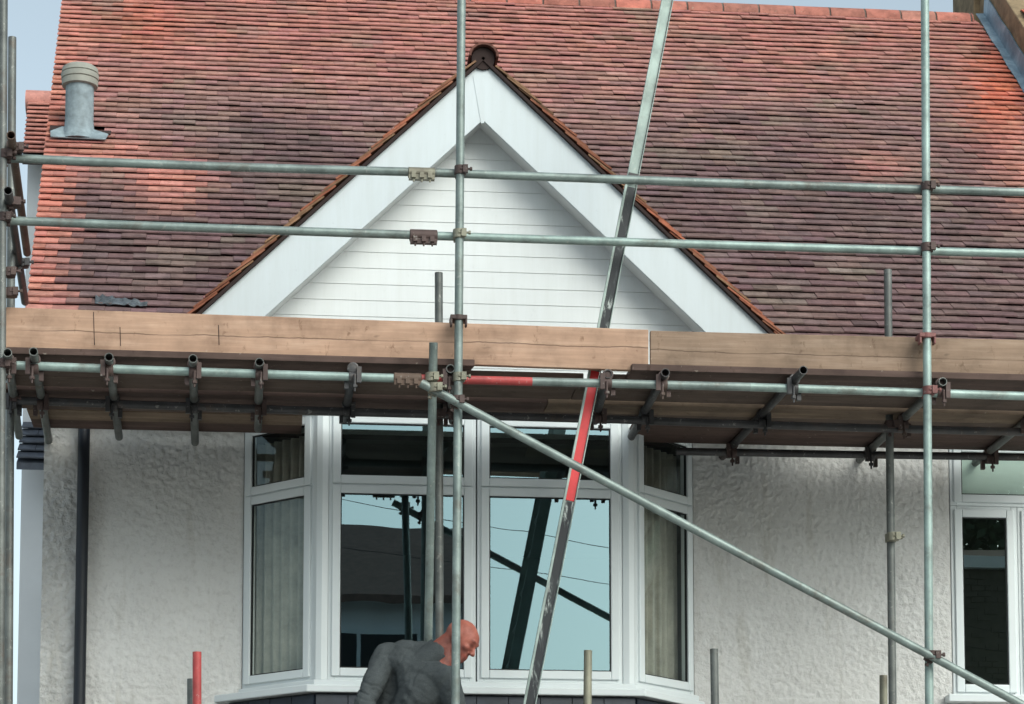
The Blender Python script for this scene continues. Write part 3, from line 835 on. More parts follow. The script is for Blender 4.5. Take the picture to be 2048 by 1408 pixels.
# ---- right hand window
YRW = YW - 0.004
Ztm2 = P(1990, 1013, YRW).z
x0 = P(1900, 1000, YRW).x; xm = P(2037, 1200, YRW).x
b = MB(); 
rw = frame_unit('window', (x0, YRW), (RWX1 - .01, YRW), (Ztm2, None, RWZ1), M_GLASSS, house, nf, fr=.04, label='wide pale top light of the right hand window')
frame_unit('window', (x0, YRW), (xm, YRW), (RWZ0 + .03, None, Ztm2 - .002), M_GLASSG, house, nf, fr=.04, label='narrow dark casement of the right hand window')
frame_unit('window', (xm + .002, YRW), (RWX1 - .01, YRW), (RWZ0 + .03, None, Ztm2 - .002), M_GLASSG, house, nf, fr=.04)
b = MB(); b.box(x0 + .06, RWX1 - .08, YW + .03, YW + .034, Ztm2 + .02, RWZ1 - .03); b.build('blind', M_BLIND, rw)
b = MB(); b.box(RWX0 - .05, RWX1 + .05, YW - 0.10, YW - 0.002, RWZ0 - .02, RWZ0 + .028); b.build('sill', M_UPVC, rw, bevel=0.005)

# ---- lead flashing at the right abutment
b = MB()
XLd = 5.95
n = 22
for k in range(n):
    s0, s1 = k / n, (k + 1) / n
    Ya, Yb_ = 15.3 + (20.1 - 15.3) * s0, 15.3 + (20.1 - 15.3) * s1
    j = lambda q: 0.006 * math.sin(q * 9) + random.uniform(-.003, .003)
    a = rp(XLd - 0.0 + j(k), Ya, 0.088); c = rp(XLd + j(k + 1), Yb_, 0.088)
    a2 = rp(XLd + 0.07, Ya, 0.09); c2 = rp(XLd + 0.07, Yb_, 0.09)
    a3 = rp(XLd + 0.08, Ya, 0.27 + j(k)); c3 = rp(XLd + 0.08, Yb_, 0.27 + j(k + 1))
    b.hexa([a, a2, c2, c, a + NRM * .006, a2 + NRM * .006, c2 + NRM * .006, c + NRM * .006])
    b.hexa([a2, a2 + V((.012, 0, 0)), c2 + V((.012, 0, 0)), c2, a3, a3 + V((.012, 0, 0)), c3 + V((.012, 0, 0)), c3])
b.build('lead_flashing', M_LEAD, roof)

# ---- crumpled lead offcut lying on the tiles
lo = R(245, 608)
b = MB(); nx, ny = 16, 5; pts = []
for j in range(ny + 1):
    for i in range(nx + 1):
        a = (i / nx - .5) * 0.33; c = (j / ny - .5) * (0.05 + 0.07 * (1 - i / nx))
        h = 0.05 + 0.018 * noise.noise(V((i * .55, j * .7, 1))) + 0.02 * noise.noise(V((i * 1.4, j * 1.3, 5))) + 0.02
        pts.append(lo + AX * a + UP * (c - 0.06 * (i / nx - .3) - .095) + NRM * h)
m = nx + 1
b.add(pts, [(j * m + i, j * m + i + 1, (j + 1) * m + i + 1, (j + 1) * m + i) for j in range(ny) for i in range(nx)])
ld = b.build('lead_offcut', M_LEADD, None, smooth=25)
so = ld.modifiers.new('sheet', 'SOLIDIFY'); so.thickness = 0.005
tag(ld, 'crumpled grey lead offcut lying on the lowest roof tiles above the toe board', 'lead sheet')

# ================================================================== NEIGHBOURS
nb = thing('neighbour_house', 'pale smooth white house with small red tile roof behind the left verge', 'house', (-3.5, 22, 0))
YN = 21.5
nxl = P(50, 600, YN).x
zr, ze = P(60, 205, YN + 1.0).z, P(60, 318, YN - 0.3).z
b = MB(); b.box(nxl, -1.9, YN, YN + 6, 0, ze + 0.15); b.build('wall', M_WHITEWALL, nb)
b = MB()
ya, yb2 = YN - 0.3, YN + 1.0
xa, xb = P(45, 314, ya).x, -1.6
xa2 = P(57, 207, yb2).x
b.hexa([(xa, ya, ze - .05), (xb, ya, ze - .05), (xb, yb2, zr - .05), (xa2, yb2, zr - .05), (xa, ya, ze), (xb, ya, ze), (xb, yb2, zr), (xa2, yb2, zr)])
nbr = b.build('roof', M_FELT, nb)
sl_v = V((0, yb2 - ya, zr - ze)); sll = sl_v.length; upn = sl_v / sll; nn = V((0, -upn.z, upn.y))
nro = 13
for k in range(nro):
    xs_ = xa + (xa2 - xa) * k / nro
    for i in range(6):
        xx = xs_ + i * TW - (TW / 2 if k % 2 else 0)
        x1_ = xx + TW - .003; xx = max(xx, xs_)
        if xx > -1.9 or x1_ - xx < .03: continue
        mb = MB(); mb.hexa(tile_pts(V(((xx + x1_) / 2, ya, ze)) + upn * (k * sll / nro), upn, AX, nn, x1_ - xx, min(.265, sll - k * sll / nro + .05), TT, 0.002))
        t = mb.build('tile', M_TILE1, nbr); kk = random.uniform(.85, 1.15); t.color = (*[q * kk for q in lerp3(SALM, PINK, random.random() * .5)], 1)
b = MB(); b.tube((xa2 - .02, yb2, zr + .0), (-1.6, yb2, zr + .0), 0.11, 16); t = b.build('ridge_tile', M_TILE1, nbr, smooth=40); t.color = (.50, .235, .20, 1)
# slate lean-to on the neighbour's front
zl0, zl1 = P(40, 925, YN - .5).z, P(40, 850, YN).z
b = MB(); lx = P(33, 924, YN - .5).x
b.hexa([(lx, YN - .5, zl0 - .06), (-1.5, YN - .5, zl0 - .06), (-1.5, YN - .002, zl1 - .06), (lx + .05, YN - .002, zl1 - .06), (lx, YN - .5, zl0), (-1.5, YN - .5, zl0), (-1.5, YN - .002, zl1), (lx + .05, YN - .002, zl1)])
lean = b.build('slate_roof', M_SLATE, nb)
sv = V((0, .498, zl1 - zl0)); sle = sv.length; us = sv / sle; ns = V((0, -us.z, us.y))
for k in range(5):
    for i in range(5):
        xx = lx + i * .3 - (.15 if k % 2 else 0); x1_ = xx + .295; xx = max(xx, lx)
        mb = MB(); mb.hexa(tile_pts(V(((xx + x1_) / 2, YN - .5, zl0)) + us * (k * sle / 5), us, AX, ns, x1_ - xx, sle / 5 + .04, .012, 0.006))
        mb.build('slate', M_SLATE, lean)

nb2 = thing('neighbour_house', 'neighbouring house at the right with umber verge, lead edge and bright red tiles', 'house', (7.5, 17, 0))
XN = 6.045
b = MB(); off0, off1 = -0.4, 0.50
poly = [rp(XN, 15.1, off0), rp(XN, 20.14, off0), V((XN, 24.6, roof_z(20.14) - 4.46 * RT + off0)), V((XN, 24.6, roof_z(20.14) - 4.46 * RT + off1)), rp(XN, 20.14, off1), rp(XN, 15.1, off1)]
b.prism(poly, (0.28, 0, 0))
b.build('parapet', M_UMBER, nb2, bevel=0.01)
b = MB(); b.hexa([rp(XN + .28, 15.1, off0), rp(10, 15.1, off0), rp(10, 20.14, off0), rp(XN + .28, 20.14, off0), rp(XN + .28, 15.1, off1 - .05), rp(10, 15.1, off1 - .05), rp(10, 20.14, off1 - .05), rp(XN + .28, 20.14, off1 - .05)])
nr2 = b.build('roof', M_FELT, nb2)
bst = MB()
for k in range(0, 58):
    o0 = rp(0, 15.1 + k * GAUGE * math.cos(RPHI), off1 + .0)
    for i in range(8):
        xx = XN + 0.06 + i * TW + (TW / 2 if k % 2 else 0)
        q = V((xx + TW / 2, o0.y, o0.z)); u, v = proj(q)
        bst.col = tuple(x * random.uniform(.85, 1.15) for x in (0.52, 0.15, 0.09))
        if u < 2100 and -60 < v < 120:
            mb = MB(); mb.hexa(tile_pts(q, UP, AX, NRM, TW - .003, TL, TT, 0)); t = mb.build('tile', M_TILE1, nr2); t.color = (*bst.col, 1)
        else:
            bst.hexa(tile_pts(q, UP, AX, NRM, TW - .003, TL, TT, 0))
bst.build('tile', M_TILE, nr2, colors=True, kind='stuff')
b = MB(); b.box(6.4, 9.8, 15.5, 20, 0, 5.8); 
b = MB(); cx0 = P(1944, 10, 20.35).x
b.box(cx0, cx0 + .75, 20.3, 20.95, 9.6, 11.7); b.build('chimney', M_UMBER, nb2, bevel=0.01)

# ---- across the street (seen only as mirror images in the panes)
ob = thing('opposite_house', 'house across the street with brown roof, seen mirrored in the left bay pane', 'house', (-2, -12, 0))
XO1 = 3.2
b = MB(); b.box(-12, XO1 - .2, -13, -7.4, 0, 8.42); b.build('wall', M_WHITEWALL, ob)
b = MB()
b.add([(-12.3, -7.0, 8.4), (XO1, -7.0, 8.4), (XO1, -9.6, 10.02), (-12.3, -9.6, 10.02), (XO1, -13.4, 8.4), (-12.3, -13.4, 8.4), (-12.3, -7.0, 8.28), (XO1, -7.0, 8.28)], [(0, 3, 2, 1), (3, 5, 4, 2), (0, 1, 7, 6), (1, 2, 4), (0, 5, 3)])
orf = b.build('roof', M_BROWNROOF, ob)
b = MB()
for xw in (-9.5, -6.5, -3.2, 0.4):
    b = MB(); b.box(xw, xw + 1.9, -7.41, -7.36, 6.5, 7.95); ow = b.build('window', M_UPVC, ob)
    for q in (0.07, 0.98):
        b = MB(); b.box(xw + q, xw + q + .85, -7.362, -7.352, 6.6, 7.88); b.build('pane', M_GASKET, ow)
ob2 = thing('opposite_house', 'dark brick house across the street, seen mirrored in the narrow right casement', 'house', (13, -9, 0))
b = MB(); b.box(7.5, 19, -15, -8, 0, 9.35); obw = b.build('wall', M_HEDGEWALL, ob2)
b = MB()
for r_ in range(24):
    zz = 7.0 + r_ * .095
    xx = 9.6 - (.11 if r_ % 2 else 0)
    while xx < 13.2:
        if random.random() < .5: b.box(xx, xx + .215, -8.0 + .0, -7.985 + random.uniform(0, .012), zz, zz + .08)
        xx += .225
b.build('brick', M_HEDGEWALL, obw, kind='stuff')
b = MB(); b.box(7.3, 19.2, -8.0, -7.85, 9.35, 9.55); b.build('gutter', M_WHITEWALL, ob2)
b = MB(); b.add([(7.3, -8, 9.5), (19.2, -8, 9.5), (19.2, -11.5, 10.4), (7.3, -11.5, 10.4), (19.2, -15, 9.5), (7.3, -15, 9.5)], [(0, 3, 2, 1), (3, 5, 4, 2)]); b.build('roof', M_BROWNROOF, ob2)
wy = 2 * 15.05 + 3.0
wr = thing('overhead_wire', 'thin overhead telephone wires across the street, mirrored in the right bay pane', 'wire', (2, -3, 8))
for (va, vb) in ((1052, 1095), (1135, 1168)):
    pa_, pb_ = P(980, va, wy), P(1222, vb, wy); d_ = pb_ - pa_
    q0, q1 = pa_ - d_ * 8, pb_ + d_ * 8
    b = MB(); b.tube((q0.x, -3.0, q0.z), (q1.x, -3.0, q1.z), .005, 6); b.build('wire', M_GASKET, wr)
tr = thing('street_tree', 'tall green tree behind the dark brick house across the street, seen mirrored', 'tree', (13.5, -18, 0))
b = MB(); b.tube((13.5, -18, 0), (13.3, -18, 8.0), 0.28, 10, 0.16); b.tube((13.3, -18, 7.9), (11.5, -17.6, 11), 0.13, 8, 0.05); b.tube((13.3, -18, 7.9), (15, -18.4, 11.4), 0.13, 8, 0.05)
b.build('trunk', M_BARK, tr, smooth=60)
b = MB(); rnd = random.Random(3)
for i in range(24000):
    a = rnd.uniform(0, 2 * math.pi); hh = rnd.uniform(-1, 1); rr = rnd.random() ** 0.4
    q = V((13.8 + 6.0 * rr * math.cos(a) * math.sqrt(1 - hh * hh), -18 + 2.6 * rr * math.sin(a) * math.sqrt(1 - hh * hh), 11.0 + 4.6 * rr * hh))
    if noise.noise(q * 0.9) < -0.3: continue
    d1 = V((rnd.gauss(0, 1), rnd.gauss(0, 1), rnd.gauss(0, 1))).normalized() * 0.13; d2 = d1.cross(V((rnd.gauss(0, 1), rnd.gauss(0, 1), rnd.gauss(0, 1)))).normalized() * 0.085
    b.add([q - d1, q + d2, q + d1, q - d2], [(0, 1, 2, 3)])
b.build('crown', M_LEAF, tr)

# ================================================================== SCAFFOLD
RT_ = 0.0242
sc = thing('scaffold', 'tube and fitting scaffold of galvanised poles with rusty couplers along the house front', 'scaffold', (1.05, 13.6, 0))
SM = [M_STEEL]
def stube(name, p0, p1, m, hollow=True, label=None, bend=None, segs=1):
    b = MB(); b.tube(p0, p1, RT_, 16, hollow=0.0205 if hollow else 0, segs=segs, bend=bend)
    o = b.build(name, m, sc, smooth=40)
    if label: o['label'] = label
    return o
def coupler(parent, p, d1, d2, m=M_COUP, bolt=(0, -1, 0), name='coupler'):
    d1 = V(d1).normalized(); d2 = V(d2).normalized(); p = V(p); bo = V(bolt).normalized()
    b = MB()
    q = d1.cross(d2)
    if q.length < 0.01: q = V((0, 1, 0))
    q.normalize()
    for d, s in ((d1, -1), (d2, 1)):
        c = p + q * (s * RT_)
        prof = [(RT_ + .001, -.026), (RT_ + .0095, -.024), (RT_ + .0095, .024), (RT_ + .001, .026)]
        b.lathe(c, prof, 14, d)
        e = bo - d * bo.dot(d)
        if e.length < .1: e = q
        e.normalize(); f = d.cross(e)
        hc = c + e * (RT_ + .008) + f * 0.026
        b.obox(hc, e * 0.012, f * 0.014, d * 0.022)
        b.tube(hc - f * 0.03, hc + f * 0.035, 0.0065, 8)
        b.lathe(hc + f * 0.032, [(0.012, -.006), (0.012, .006)], 6, f)
    return b.build(name, m, parent, smooth=40)
# standards
def vline(ua, va, ub, vb, Y): return P(ua, va, Y), P(ub, vb, Y)
def ext(p0, p1, z):          # extend a pole down to height z
    d = p0 - p1; return p1 + d * ((z - p1.z) / d.z)
s_l = vline(0, 1408, 7, -60, 13.6); s_c = vline(911, 1408, 923.5, -60, 13.6); s_r = vline(1858.5, 1408, 1849.5, -60, 13.6)
stdL = stube('standard', ext(*s_l, 0.05), s_l[1], M_STEELD, label='dull front standard at the left end')
stdC = stube('standard', ext(*s_c, 0.05), s_c[1], M_STEEL, label='front standard crossing the white gable')
stdR = stube('standard', ext(*s_r, 0.05), s_r[1], M_STEELP, label='pale green front standard at the right')
YI = 14.47
i_l = vline(20, 900, 24.5, 75, YI); i_c = vline(879, 1250, 877.5, 546, YI); i_r = vline(1784, 1300, 1775.5, 540, YI)
inL = stube('standard', ext(*i_l, 0.05), i_l[1], M_STEELD)
inC = stube('standard', ext(*i_c, 0.05), i_c[1], M_STEELD)
inR = stube('standard', ext(*i_r, 0.05), i_r[1], M_STEELD)
# extra upright in front of the deck carrying the brace head
e_c = (P(857, 1250, 14.10), P(867, 685, 13.575))
upr = stube('standard', ext(*e_c, 2.6), e_c[1], M_STEEL, label='dull grey upright beside the brace head, ending at the toe board')
# guard rails and ledgers
YL = 13.65
X0_, X1_ = -1.66, 4.75
def rail(name, a, c, Y, m, x0=X0_, x1=X1_, label=None, bend=None):
    pa, pc = P(*a, Y), P(*c, Y); d = pc - pa
    return stube(name, pa + d * ((x0 - pa.x) / d.x), pa + d * ((x1 - pa.x) / d.x), m, label=label, bend=bend or (0, random.uniform(-.004, .004), random.uniform(-.007, -.002)), segs=8)
g1a = rail('guardrail', (30, 316), (920, 347), YL, M_STEEL, X0_, 0.83, label='upper guardrail, left length')
g1b = rail('guardrail', (920, 347), (2040, 383.5), YL, M_STEEL, 0.83, X1_, label='upper guardrail, right length')
g2a = rail('guardrail', (30, 441.5), (915, 473), YL, M_STEEL, X0_ + .05, 0.84, label='lower guardrail, left length')
g2b = rail('guardrail', (915, 473), (2040, 507), YL, M_STEELP, 0.84, X1_, label='lower guardrail, right length')
led = rail('ledger', (50, 731), (800, 756.5), YL, M_STEELP, X0_ + .08, 0.74, label='front ledger under the deck, pale left length')
b = MB()
pa, pb = P(800, 756.5, YL), P(1500, 774, YL)
ledr = stube('ledger', pa, pa.lerp(pb, (1062 - 800) / 700), M_STEELR, label='red painted stretch of the front ledger')
stube('ledger', pa.lerp(pb, (1062 - 800) / 700), pb, M_STEEL)
stube('ledger', pb, pb + (P(1860, 786, YL) - pb) * ((X1_ - pb.x) / (P(1860, 786, YL).x - pb.x)), M_STEELP)
YIL = 14.42
inl = rail('ledger', (200, 806), (1000, 832), YIL, M_STEELK, X0_, 2.0, label='blackened inner ledger under the deck, left length')
inl2 = rail('ledger', (1000, 832), (1700, 853), YIL, M_STEELK, 2.0, X1_)
thd = rail('ledger', (1400, 903.5), (2040, 914), 15.2, M_STEELK, P(1352, 902, 15.2).x, 5.2, label='black ledger hard against the wall, right side')
# sleeve couplers
def sleeve(par, u, v, Y, m, du=28, h=0.036, low=0.0):
    p = P(u, v, Y); q = P(u + du, v + du * .034, Y); d = (q - p); L = d.length
    d.normalize()
    b = MB(); b.lathe(p - d * L, [(RT_ + .001, 0), (h, .004), (h, 2 * L - .004), (RT_ + .001, 2 * L)], 14, d)
    b.obox(p + V((0, -.012, -h - low)), d * (L * .95), (0, .016, 0), (0, 0, .014))
    for k in (-.6, 0, .6):
        b.obox(p + d * (L * k) + V((0, -.03, -h * .75)), d * .012, (0, .012, 0), (0, 0, .016))
        b.tube(p + d * (L * k) + V((0, -.026, -h - .03)), p + d * (L * k) + V((0, -.026, -.01)), .006, 6)
    return b.build('sleeve_coupler', m, par, smooth=40)
sleeve(g1a, 843, 346, YL, M_COUPY, 27, 0.031)
sleeve(g2a, 847, 472, YL, M_COUP, 28, 0.036)
sleeve(ledr, 815, 757, YL, M_STEELB, 28, 0.031)
# couplers on standards
X_ = V((1, 0, 0)); Z_ = V((0, 0, 1))
def at_std(s, v): 
    t = (P(s[0], v, 13.6)); return t
for (u, v, par, m) in ((920, 344, stdC, M_COUP), (917, 471, stdC, M_COUPY), (1852, 376, stdR, M_COUP), (1852, 498, stdR, M_COUP), (12, 312, stdL, M_COUP), (10, 438, stdL, M_COUP), (8, 730, stdL, M_COUP)):
    coupler(par, P(u, v, 13.625), Z_, X_, m)
coupler(stdC, P(917, 757, 13.625), Z_, X_, M_COUPY)
coupler(stdR, P(1855, 784, 13.625), Z_, X_, M_COUPR)
coupler(upr, P(862, 757, 13.64), Z_, X_, M_COUPY)
# toe board clips round the standards
for (u, v, par, m) in ((917, 636, stdC, M_COUP), (1853, 672, stdR, M_COUPR)):
    p = P(u, v, 13.6); b = MB()
    b.lathe(p, [(RT_ + .001, -.016), (RT_ + .011, -.015), (RT_ + .011, .013), (RT_ + .001, .015)], 14)
    b.box(p.x - .047, p.x + .047, p.y - .03, p.y + .075, p.z - .012, p.z + .012)
    b.box(p.x - .047, p.x - .036, p.y - .03, p.y + .02, p.z - .05, p.z - .012); b.box(p.x + .036, p.x + .047, p.y - .03, p.y + .02, p.z - .05, p.z - .012)
    b.build('board_clip', m, par, smooth=35, bevel=.003)
# brace
pa, pc = P(846, 768, 13.53), P(1862, 1312, 13.53); d = pc - pa
brace = stube('brace', pa - d * .004, pa + d * 1.6, M_STEEL, label='long diagonal brace falling to the right across the front')
coupler(brace, P(869, 778, 13.55), d, Z_, M_COUPY)
coupler(brace, P(913, 803, 13.565), d, Z_, M_COUP)
coupler(brace, P(1862, 1312, 13.565), d, Z_, M_COUP)
# transoms
ZTR = 5.331 + 2 * RT_
tr_list = [((15, 705), (38, 872)), ((67, 703), (98, 884)), ((218, 714), (238, 874)), ((386, 717), (390, 885)), ((519, 724), (516, 858)), ((706, 735), (690, 838)), ((901, 737), (905, 842)), ((1216, 748), (1190, 842)),
           ((1331, 745), (1258, 882)), ((1607, 740), (1442, 916)), ((1886, 763), (1716, 922)), ((2140, 772), (1950, 926))]
for (fa, fb) in tr_list:
    p0, p1 = PZ(*fa, ZTR), PZ(*fb, ZTR)
    t = stube('transom', p0, p1, random.choice([M_STEELD, M_STEELD, M_STEELK]))
    d = (p1 - p0)
    dn = d.normalized()
    for Yc, tilt in ((YL, -1), (YIL, -1)) + (((15.2, -1),) if p1.y > 15.25 and p0.x > 2.5 else ()):
        if p1.y < Yc: continue
        c = p0 + d * ((Yc - p0.y) / d.y)
        c = c + V((0, 0, -RT_))
        bb = MB()
        bb.lathe(c + Z_ * RT_, [(RT_ + .001, -.022), (RT_ + .008, -.02), (RT_ + .008, .02), (RT_ + .001, .022)], 12, dn)
        bb.lathe(c - Z_ * RT_, [(RT_ + .001, -.022), (RT_ + .008, -.02), (RT_ + .008, .02), (RT_ + .001, .022)], 12, X_)
        sx_ = random.choice((-1, 1)) * .034
        bb.obox(c + V((sx_, -.036, -.02)), (.013, 0, 0), (0, .011, 0), (0, 0, .045))
        bb.tube(c + V((sx_ * .3, -.035, -.02)), c + V((sx_ * .3, -.04, -.115)), .009, 8, .005)
        bb.lathe(c + V((sx_ * .3, -.039, -.085)), [(.015, -.008), (.015, .008)], 6, (0, 0, 1))
        bb.obox(c + V((-sx_, .03, -.045)), (.012, 0, 0), (0, .014, 0), (0, 0, .04))
        bb.build('coupler', random.choice([M_COUP, M_COUP, M_STEELK]), t, smooth=35)
# couplers of inner standards
for (u, v, par) in ((877, 830, inC), (1779, 852, inR), (22, 800, inL)):
    coupler(par, P(u, v, 14.445), Z_, X_, M_COUP)
coupler(inR, P(1783, 1075, 14.45), Z_, Z_, M_COUPY)
# left end guard rails (run front to back)
for (fa, fb, m, lab) in (((22, 270), (54, 506), M_STEELB, 'rusty end guardrail at the left, upper'), ((16, 381), (50, 604), M_STEELK, 'dark end guardrail at the left, lower')):
    p0 = P(*fa, 13.42); p1 = PZ(*fb, p0.z)
    t = stube('end_guardrail', p0, p1, m, label=lab)
    coupler(t, p0 + (p1 - p0).normalized() * .2, p1 - p0, Z_, M_COUP)
    coupler(t, p0 + (p1 - p0) * .62, p1 - p0, Z_, M_STEELK) if m is M_STEELK else None
b = MB()
for (u, v) in ((12, 405), (10, 545), (14, 585)):
    coupler(stdL, P(u, v, 13.62), Z_, (0, 1, 0), M_COUP)
# short posts of the lower lift that reach into the picture
for (u, v, ub, Y, m, lab) in ((394, 1304, 394, 13.62, M_STEELR, 'red painted post top in front of the wall'), (383, 1358, 383, 13.75, M_STEELD, 'grey post top behind the red one'),
                         (1176, 1301, 1175, 14.3, M_COUPY, 'pale lichened post top under the bay sill'), (1428, 1298, 1430, 14.3, M_STEELD, 'grey post top right of the bay'), (1767, 1351, 1767, 14.62, M_COUPY, 'chipped pale post top beside the inner standard')):
    p1 = P(u, v, Y); p0 = P(ub, 1408, Y); dd = p0 - p1
    stube('post', p1 + dd * ((2.47 - p1.z) / dd.z), p1, m, label=lab)
# lower lift (below the picture; the man stands on it)
for Y in (13.65, 14.42): stube('ledger', (-1.6, Y, 2.36), (4.4, Y, 2.36), M_STEEL)
for x_ in (-1.2, 0.2, 1.6, 3.0, 4.2): stube('transom', (x_, 13.45, 2.36 + 2 * RT_), (x_, 14.9, 2.36 + 2 * RT_), M_STEELD)
for k in range(5):
    b = MB(); b.box(-1.5, 4.3, 13.62 + k * .23, 13.62 + k * .23 + .224, 2.436, 2.474)
    o = b.build('scaffold_board', M_DECK, None, bevel=.003)
    tag(o, 'scaffold board of the lower lift, %s from the street, under the standing man' % ['first', 'second', 'third', 'fourth', 'fifth'][k], 'scaffold board', 'boards of the lower lift')

# ---- deck boards
ZB = ZTR + RT_ + 0.002
XD0 = P(14, 720, 13.7).x
rows_ = ['front row', 'second row', 'third row', 'fourth row', 'fifth row', 'sixth row', 'innermost row']
y = 13.665
def lay(name, x0, x1, y0, wd, z, m, label, skew=0.0):
    b = MB(); hl, hw, ht = (x1 - x0) / 2, wd / 2, .019
    b.hexa([(-hl, -hw, -ht), (hl + skew, -hw, -ht), (hl, hw, -ht), (-hl, hw, -ht), (-hl, -hw, ht), (hl + skew, -hw, ht), (hl, hw, ht), (-hl, hw, ht)])
    o = b.build(name, m, None, bevel=.003)
    o.location = ((x0 + x1) / 2, y0 + hw, z + ht)
    return tag(o, label, 'scaffold board', 'scaffold boards of the deck')
xg0, xg1 = P(938, 745, 13.7).x, P(1262, 757, 13.7).x
lx_ = P(1186, 778, 14.05).x
for k in range(7):
    wd = 0.222
    m = [M_DECK2, M_DECK, M_DECK, M_DECK3, M_DECK, M_DECK2, M_DECK2][k]
    dz = [.012, .012, .012, 0, 0.003, 0.0, 0.003][k]
    nm = rows_[k]
    if k == 0: spans = [(XD0, xg0, 'left of the ladder gap'), (xg1, 4.9, 'right of the ladder gap')]
    elif k == 1: spans = [(XD0 - .05, lx_ - .075, 'left of the ladder'), (lx_ + .075, 4.9, 'right of the ladder')]
    elif k < 5: spans = [(XD0 - .03 * k, [0, 0, 1.75, 1.62, 1.7][k], 'left of the ladder'), ([0, 0, 1.754, 1.624, 1.704][k], 4.95, 'right of the ladder')]
    else: spans = [(XD0, P(604, 850, 15.0).x, 'left of the bay window'), (P(1262, 850, 15.0).x, 5.1, 'right of the bay window')]
    for (a, c, w_) in spans:
        side_m = m if random.random() < .7 else random.choice([M_DECK, M_DECK2, M_DECK3])
        lab = 'brown scaffold board of the deck, %s from the front, %s' % (nm if k else 'first row', w_)
        lay('scaffold_board', a, c, y, wd, ZB + dz, side_m, lab, .03 if k == 0 and 'left' in w_ else 0)
    y += wd + (.004 if k != 2 else .038)
    if k == 4: y = 14.84
# a doubled board under the third row shows its sawn edge
for (a, c, w_) in ((XD0 + .02, P(855, 800, 14.1).x, 'left of the upright'), (P(930, 800, 14.1).x, 1.52, 'behind the ladder'), (1.75, 4.2, 'right of the ladder')):
    b = 0
# ---- toe boards
def toe(name, top, bot, m, label):
    (ua, va), (ub, vb) = top; (uc, vc), (ud, vd) = bot
    Y = 13.70
    a, c = P(ua, va, Y), P(ub, vb, Y); e, f = P(uc, vc, Y), P(ud, vd, Y)
    ctr = (a + c + e + f) / 4
    b = MB(); t = V((0, .038, 0))
    q = [e - ctr, f - ctr, f - ctr + t, e - ctr + t, a - ctr, c - ctr, c - ctr + t, a - ctr + t]
    b.hexa(q)
    o = b.build(name, m, None, bevel=.004)
    o.location = ctr
    return tag(o, label, 'toe board', 'toe boards along the deck edge')
tb1 = toe('toe_board', ((9, 614), (1297, 659)), ((9, 696), (1297, 741.5)), M_TOE, 'long pale pine toe board on edge, left and centre of the deck')
tb2 = toe('toe_board', ((1301, 661), (2300, 686)), ((1301, 743), (2300, 768)), M_TOE2, 'greyer weathered toe board on edge at the right end of the deck')
for (u, v0, v1) in ((187, 624, 690), (240, 654, 692), (437, 650, 690)):
    p, q = P(u, v0, 13.6995), P(u + (v1 - v0) * .03, v1, 13.6995)
    b = MB(); b.obox((p + q) / 2, (.002, 0, 0), (0, .001, 0), (q - p) / 2)
    b.build('split', M_VOID, tb1)

# ================================================================== LADDER
YLD = 13.80
lad = thing('ladder', 'extension ladder seen edge on, leaning right through the deck, red band on its stile', 'ladder', P(1040, 1500, YLD))
def lp(v, Y, du=0.0):
    u = 1059 + (1408 - v) * 0.1960 + du
    return P(u, v, Y)
dirL = (lp(0, YLD) - lp(1408, YLD)).normalized()
perp = V((dirL.z, 0, -dirL.x))
def stile(v0, v1, Y, m, web, hw=0.036, z_base=None, name='stile', web_cut=None):
    a, c = lp(v0, Y), lp(v1, Y)
    if z_base is not None: a = a + dirL * ((z_base - a.z) / dirL.z)
    b = MB(); half = (c - a) / 2; mid_ = (a + c) / 2
    # channel: two flanges and a web set back from the outer face
    b.obox(mid_ - perp * (hw - .007), half, V((0, .013, 0)), perp * .007)
    b.obox(mid_ + perp * (hw - .003), half, V((0, .013, 0)), perp * .003)
    b.obox(mid_ + V((0, .008, 0)) + perp * .002, half, V((0, .004, 0)), perp * (hw - .0095))
    o = b.build(name, m, lad, bevel=.002)
    if web:
        for (w0, w1, wm, nm) in web:
            p, q = lp(w0, Y), lp(w1, Y)
            if w0 > 1400 and z_base is not None: p = p + dirL * ((z_base - p.z) / dirL.z)
            bb = MB(); bb.obox((p + q) / 2 + V((0, .0015, 0)) + perp * .002, (q - p) / 2, V((0, .002, 0)), perp * (hw - .0105))
            bb.build(nm, wm, o)
    return o
SPC = 0.27
near = stile(1408, 372, YLD, M_ALU, [(1405, 1003, M_SCUFF, 'worn_web'), (1001, 742, M_REDTAPE, 'red_band'), (740, 374, M_SCUFF, 'worn_web')], z_base=2.48)
far = stile(1408, 372, YLD + SPC, M_ALU, None, z_base=2.48)
fly = stile(700, -120, YLD + .032, M_ALU, None, hw=0.0345)
fly2 = stile(700, -120, YLD + SPC - .034, M_ALU, None, hw=0.0345)
v = 1395
for k in range(15):
    a, c = lp(1408, YLD), lp(372, YLD)
    p = a + dirL * (k * .25 + .1)
    if p.z > c.z: break
    b = MB(); b.tube(p + V((0, .012, 0)), p + V((0, SPC - .012, 0)), .015, 10); b.build('rung', M_ALU, lad, smooth=40)
for k in range(12):
    a, c = lp(700, YLD), lp(-120, YLD)
    p = a + dirL * (k * .25 + .15)
    if p.z > c.z: break
    b = MB(); b.tube(p + V((0, .046, 0)), p + V((0, SPC - .046, 0)), .014, 10); b.build('rung', M_ALU, lad, smooth=40)
b = MB(); q = lp(356, YLD)
b.obox(q + V((0, -.018, 0)), dirL * .02, (0, .01, 0), perp * .03); b.build('hook', M_STEELK, lad, bevel=.003)

